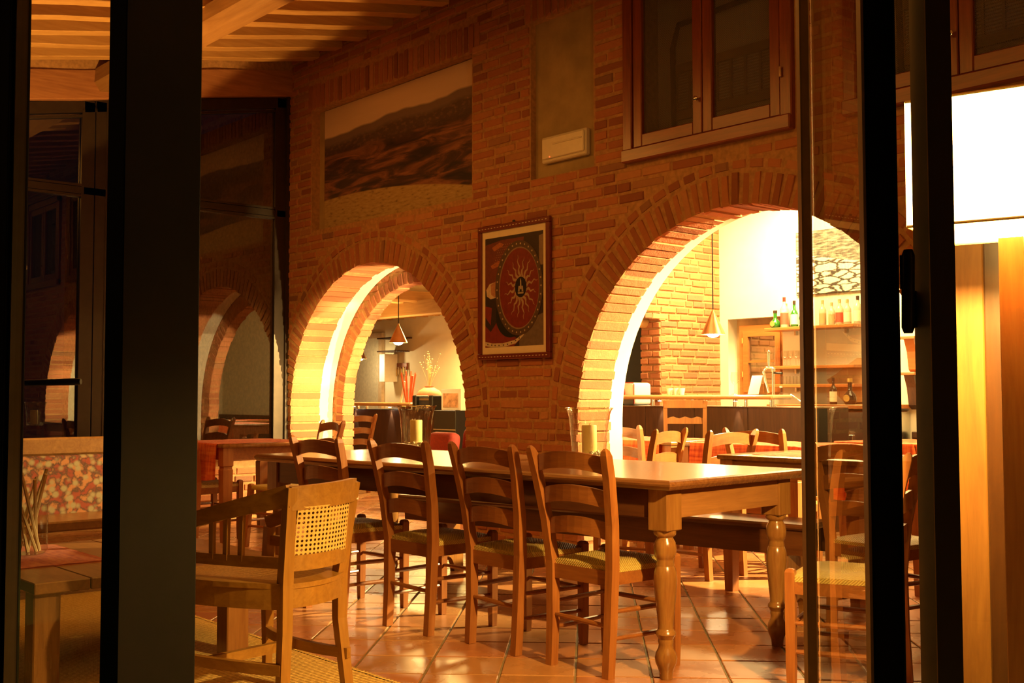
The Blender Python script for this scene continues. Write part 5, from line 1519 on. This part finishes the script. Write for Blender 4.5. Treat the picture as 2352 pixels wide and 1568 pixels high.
bm = NB(); boxb(bm, (-.16, -.16, 0), (.16, .16, .035), .006); obj('foot', bm, M_PLANK, fl)
bm = NB(); lathe(bm, [(.012, 0), (.014, .03), (.03, .07), (.032, .09), (.02, .12), (.0005, .125)], (0, 0, zb+.11), 14); tag(obj('bulb', bm, M_BULB, fl, True), 'glowing bulb')
lamp('POINT', (lp.x, lp.y, zb+.068), 400, (1, .58, .15), .03)

cpw = at_d(2178, 900, 3.6)
cp = thing('tall_cupboard', 'tall golden plank cupboard behind the glowing floor lamp', 'cupboard', (cpw.x, cpw.y, 0), radians(18))
cp.scale = (1.2, 1.1, 1.06)
bm = NB(); boxb(bm, (0, .02, .0), (.95, .45, 1.80)); obj('carcass', bm, M_PLANKD, cp)
for k, (a, b, pr_, m_) in enumerate(((0, .095, 0, M_PLANK), (.15, .245, 0, M_PLANK), (.25, .345, .0, M_PLANK), (.40, .50, 0, M_PLANK), (.50, .60, 0, M_PLANK), (.66, .76, 0, M_PLANK), (.76, .95, 0, M_PLANK))):
    bm = NB(); boxb(bm, (a+.001, -.012, .02), (b-.001, .02, 1.79), .003); obj('plank', bm, m_, cp)
bm = NB(); boxb(bm, (-.03, -.04, 1.80), (.98, .47, 1.84), .008); obj('cornice', bm, M_PLANK, cp)

# ------------------------------------------------------------------ glazed doors in the foreground
ZT = 3.15
pl = bpy.data.objects.new('trim_5', None); COL.objects.link(pl); tag(pl, 'wide dark steel door pier left of the opening', kind='structure')
bm = NB(); boxb(bm, (-2.845, 1.10, 0), (-2.735, 1.305, ZT), .003); obj('pier_body', bm, M_BLACK, pl)
bm = NB(); boxb(bm, (-2.86, 1.12, 0), (-2.845, 1.14, ZT)); obj('pier_bead', bm, M_BRONZE, pl)
d1 = tag(bpy.data.objects.new('door_1', None), 'left glazed door leaf with dark frame and lever handle', kind='structure'); COL.objects.link(d1)
bm = NB(); boxb(bm, (-3.80, 1.10, 0), (-3.66, 1.165, ZT), .003); obj('stile', bm, M_BLACK, d1)
bm = NB(); boxb(bm, (-3.66, 1.115, 0), (-3.645, 1.15, ZT)); obj('stile_bead', bm, M_BRONZE, d1)
bm = NB(); flat(bm, [(-3.66, 1.13, .05), (-2.84, 1.13, .05), (-2.84, 1.13, ZT), (-3.66, 1.13, ZT)]); obj('pane', bm, M_DOORGLASS, d1)
bm = NB(); boxb(bm, (-3.66, 1.105, 0), (-2.84, 1.155, .08)); obj('bottom_rail', bm, M_BLACK, d1)
h0 = at_y(46, 880, 1.19); h1 = at_d(186, 876, (h0-EYE).dot(FWD)-.02)
bm = NB(); tube(bm, [h0, h0.lerp(h1, .5), h0.lerp(h1, .93), h1], [.011, .011, .012, .009], 10); tube(bm, [h0+Vector((0, -.04, 0)), h0], .016, 10); obj('lever_handle', bm, M_BLACKPL, d1, True)
# open leaf right of the opening, edge on
def leaf_pt(px, dist, side=0.0): return at_d(px, 784, dist)
na = at_d(1998, 900, 1.60); nb = at_d(2070, 900, 1.60)      # near edge
fa_ = at_d(1838, 900, 2.26)
dirv = Vector((fa_.x-na.x, fa_.y-na.y, 0)); Lf = dirv.length; yaw = atan2(dirv.y, dirv.x)
d2 = tag(bpy.data.objects.new('door_2', None), 'open glazed door leaf seen nearly edge on', kind='structure'); COL.objects.link(d2)
d2.location = (na.x, na.y, 0); d2.rotation_euler = (0, 0, yaw)
tk = .044
# local: x along the leaf from hinge to free edge, y negative = towards the right of the picture
bm = NB(); boxb(bm, (0, -tk, .02), (.035, 0, ZT-.05), .003); obj('stile', bm, M_BLACK, d2)
bm = NB(); boxb(bm, (0.003, -.001, .02), (.034, .004, ZT-.05)); obj('lit_stile_face', bm, M_LITMETAL, d2)  # thin strip painted as the stile's lit side
bm = NB(); boxb(bm, (Lf-.055, -.020, .02), (Lf, 0, ZT-.05), .003); obj('stile', bm, M_LITMETAL, d2)
bm = NB(); flat(bm, [(.034, -tk/2, .1), (Lf-.05, -tk/2, .1), (Lf-.05, -tk/2, ZT-.1), (.034, -tk/2, ZT-.1)]); obj('pane', bm, M_DOORGLASS, d2)
bm = NB(); boxb(bm, (.07, -tk, .02), (Lf-.05, 0, .1)); obj('bottom_rail', bm, M_BLACK, d2)
# jamb right of the gap and the fixed glazing beyond it
ja = at_d(2106, 900, 1.60); jm = at_d(2142, 900, 1.555); jb = at_d(2200, 900, 1.60)
d3 = tag(bpy.data.objects.new('door_3', None), 'right door jamb with hinge and fixed glazing', kind='structure'); COL.objects.link(d3)
bm = NB(); u = Vector((jb.x-jm.x, jb.y-jm.y, 0)); back = Vector((FWD.x, FWD.y, 0)).normalized()*.05
sec = [(ja.x, ja.y), (jm.x, jm.y), (jb.x, jb.y), (jb.x+back.x, jb.y+back.y)]
loft(bm, [[(x, y, z) for x, y in sec] for z in (0, ZT)]); jo = obj('jamb', bm, M_BLACK, d3)
bm = NB(); e = .0015; nrm = Vector((-(jm.y-ja.y), jm.x-ja.x, 0)).normalized()
if nrm.dot(FWD) > 0: nrm = -nrm
loft(bm, [[(ja.x, ja.y, z), (jm.x, jm.y, z), (jm.x+nrm.x*e, jm.y+nrm.y*e, z), (ja.x+nrm.x*e, ja.y+nrm.y*e, z)] for z in (0, ZT)]); obj('lit_jamb_face', bm, M_LITMETAL, d3)  # thin strip painted as the jamb's lit side
g0 = at_d(2196, 900, 1.62); g1 = at_d(2560, 900, 1.50)
bm = NB(); flat(bm, [(g0.x, g0.y, .05), (g1.x, g1.y, .05), (g1.x, g1.y, ZT), (g0.x, g0.y, ZT)]); obj('pane', bm, M_DOORGLASS, d3)
hp = [at_d(2086, y, 1.585) for y in (586, 650, 752)]
bm = NB(); tube(bm, [hp[0]+Vector((0, 0, .008)), hp[0], hp[2], hp[2]-Vector((0, 0, .008))], [.006, .009, .009, .006], 12); obj('hinge_knuckle', bm, M_BLACKPL, d3, True)
bm = NB(); q0 = at_d(2066, 586, 1.6); q1 = at_d(2088, 664, 1.6); boxb(bm, (min(q0.x, q1.x), min(q0.y, q1.y), q1.z), (max(q0.x, q1.x), max(q0.y, q1.y), q0.z)); obj('hinge_leaf', bm, M_BLACKPL, d3)
bm = NB(); q0 = at_d(2086, 668, 1.6); q1 = at_d(2110, 752, 1.6); boxb(bm, (min(q0.x, q1.x), min(q0.y, q1.y), q1.z), (max(q0.x, q1.x), max(q0.y, q1.y), q0.z)); obj('hinge_leaf', bm, M_BLACKPL, d3)

# ------------------------------------------------------------------ things dimly seen through the left door pane
s0 = thing('wooden_settle', 'wooden settle with a patterned tapestry back seen through the left door pane', 'settle', (-7.25, 2.25, 0), 0)
bm = NB(); boxb(bm, (-.04, -.75, .78), (.03, .75, .89), .012); obj('top_rail', bm, M_OAK, s0)
bm = NB(); boxb(bm, (0, -.72, .36), (.55, .72, .42), .01); obj('seat', bm, M_OAK, s0)
for x in (.0, .5):
    for y in (-.7, .7): bm = NB(); boxb(bm, (x-.025, y-.025, 0), (x+.025, y+.025, .78 if x == 0 else .36)); obj('leg', bm, M_OAKZ, s0)
def tapm():
    m, nt, b = mat('tapestry'); v = coords(nt, (1, 15, 15))
    vo = N(nt, 'ShaderNodeTexVoronoi'); vo.inputs['Scale'].default_value = 1.3; nt.links.new(v, vo.inputs['Vector'])
    f = noise(nt, 1.2, 3, v)
    nt.links.new(mix(nt, ramp(nt, vo.outputs['Distance'], [(.25, (1, 1, 1)), (.5, (0, 0, 0))]), ramp(nt, f, [(.4, (.30, .06, .03)), (.5, (.10, .05, .03)), (.6, (.45, .18, .07))]), (.36, .28, .15)), b.inputs['Base Color'])
    b.inputs['Roughness'].default_value = .9; return m
bm = NB(); box(bm, (.06, 0, .58), (.07, 1.3, .40), .02, None, 2); obj('tapestry', bm, tapm(), s0, True)
vs = thing('stick_vase', 'clear glass vase of pale sticks on the low coffee table', 'vase', (-5.32, 1.72, .436))
bm = NB(); lathe(bm, [(.001, .004), (.075, .004), (.085, .02), (.085, .22)], n=20, cap=False); obj('glass', bm, M_CLEAR, vs, True)
for i in range(8):
    a = i*.8; bm = NB(); tube(bm, [(.05*cos(a+2), .05*sin(a+2), .012), (.08*cos(a), .08*sin(a), .34+.02*(i % 3))], .008, 6); obj('stick', bm, M_STRAW, vs, True)

# ------------------------------------------------------------------ outside: dark lawn along the house front
bm = NB(); boxb(bm, (-9, -3.5, -.12), (2.5, 1.05, -.10)); tag(obj('ground_lawn', bm, M_GRASS), 'dark lawn outside the door', kind='structure')
bm = NB(); r_ = random.Random(12)
for i in range(2600):
    x, y = r_.uniform(-6.2, -2.9), r_.uniform(-.9, 1.0); a = r_.uniform(0, 6.28); h = r_.uniform(.04, .09)
    c, s = .004*cos(a), .004*sin(a); l = r_.uniform(-.03, .03)
    f = bm.faces.new([bm.verts.new(p) for p in ((x-c, y-s, -.1), (x+c, y+s, -.1), (x+l, y+l*.5, -.1+h))])
tag(obj('lawn_grass', bm, M_GRASS), 'short green grass outside the left door pane', 'grass', kind='stuff')
lamp('AREA', (-4.6, -.2, 2.6), 2, AMBER, .6, (-4.6, .2, 0))
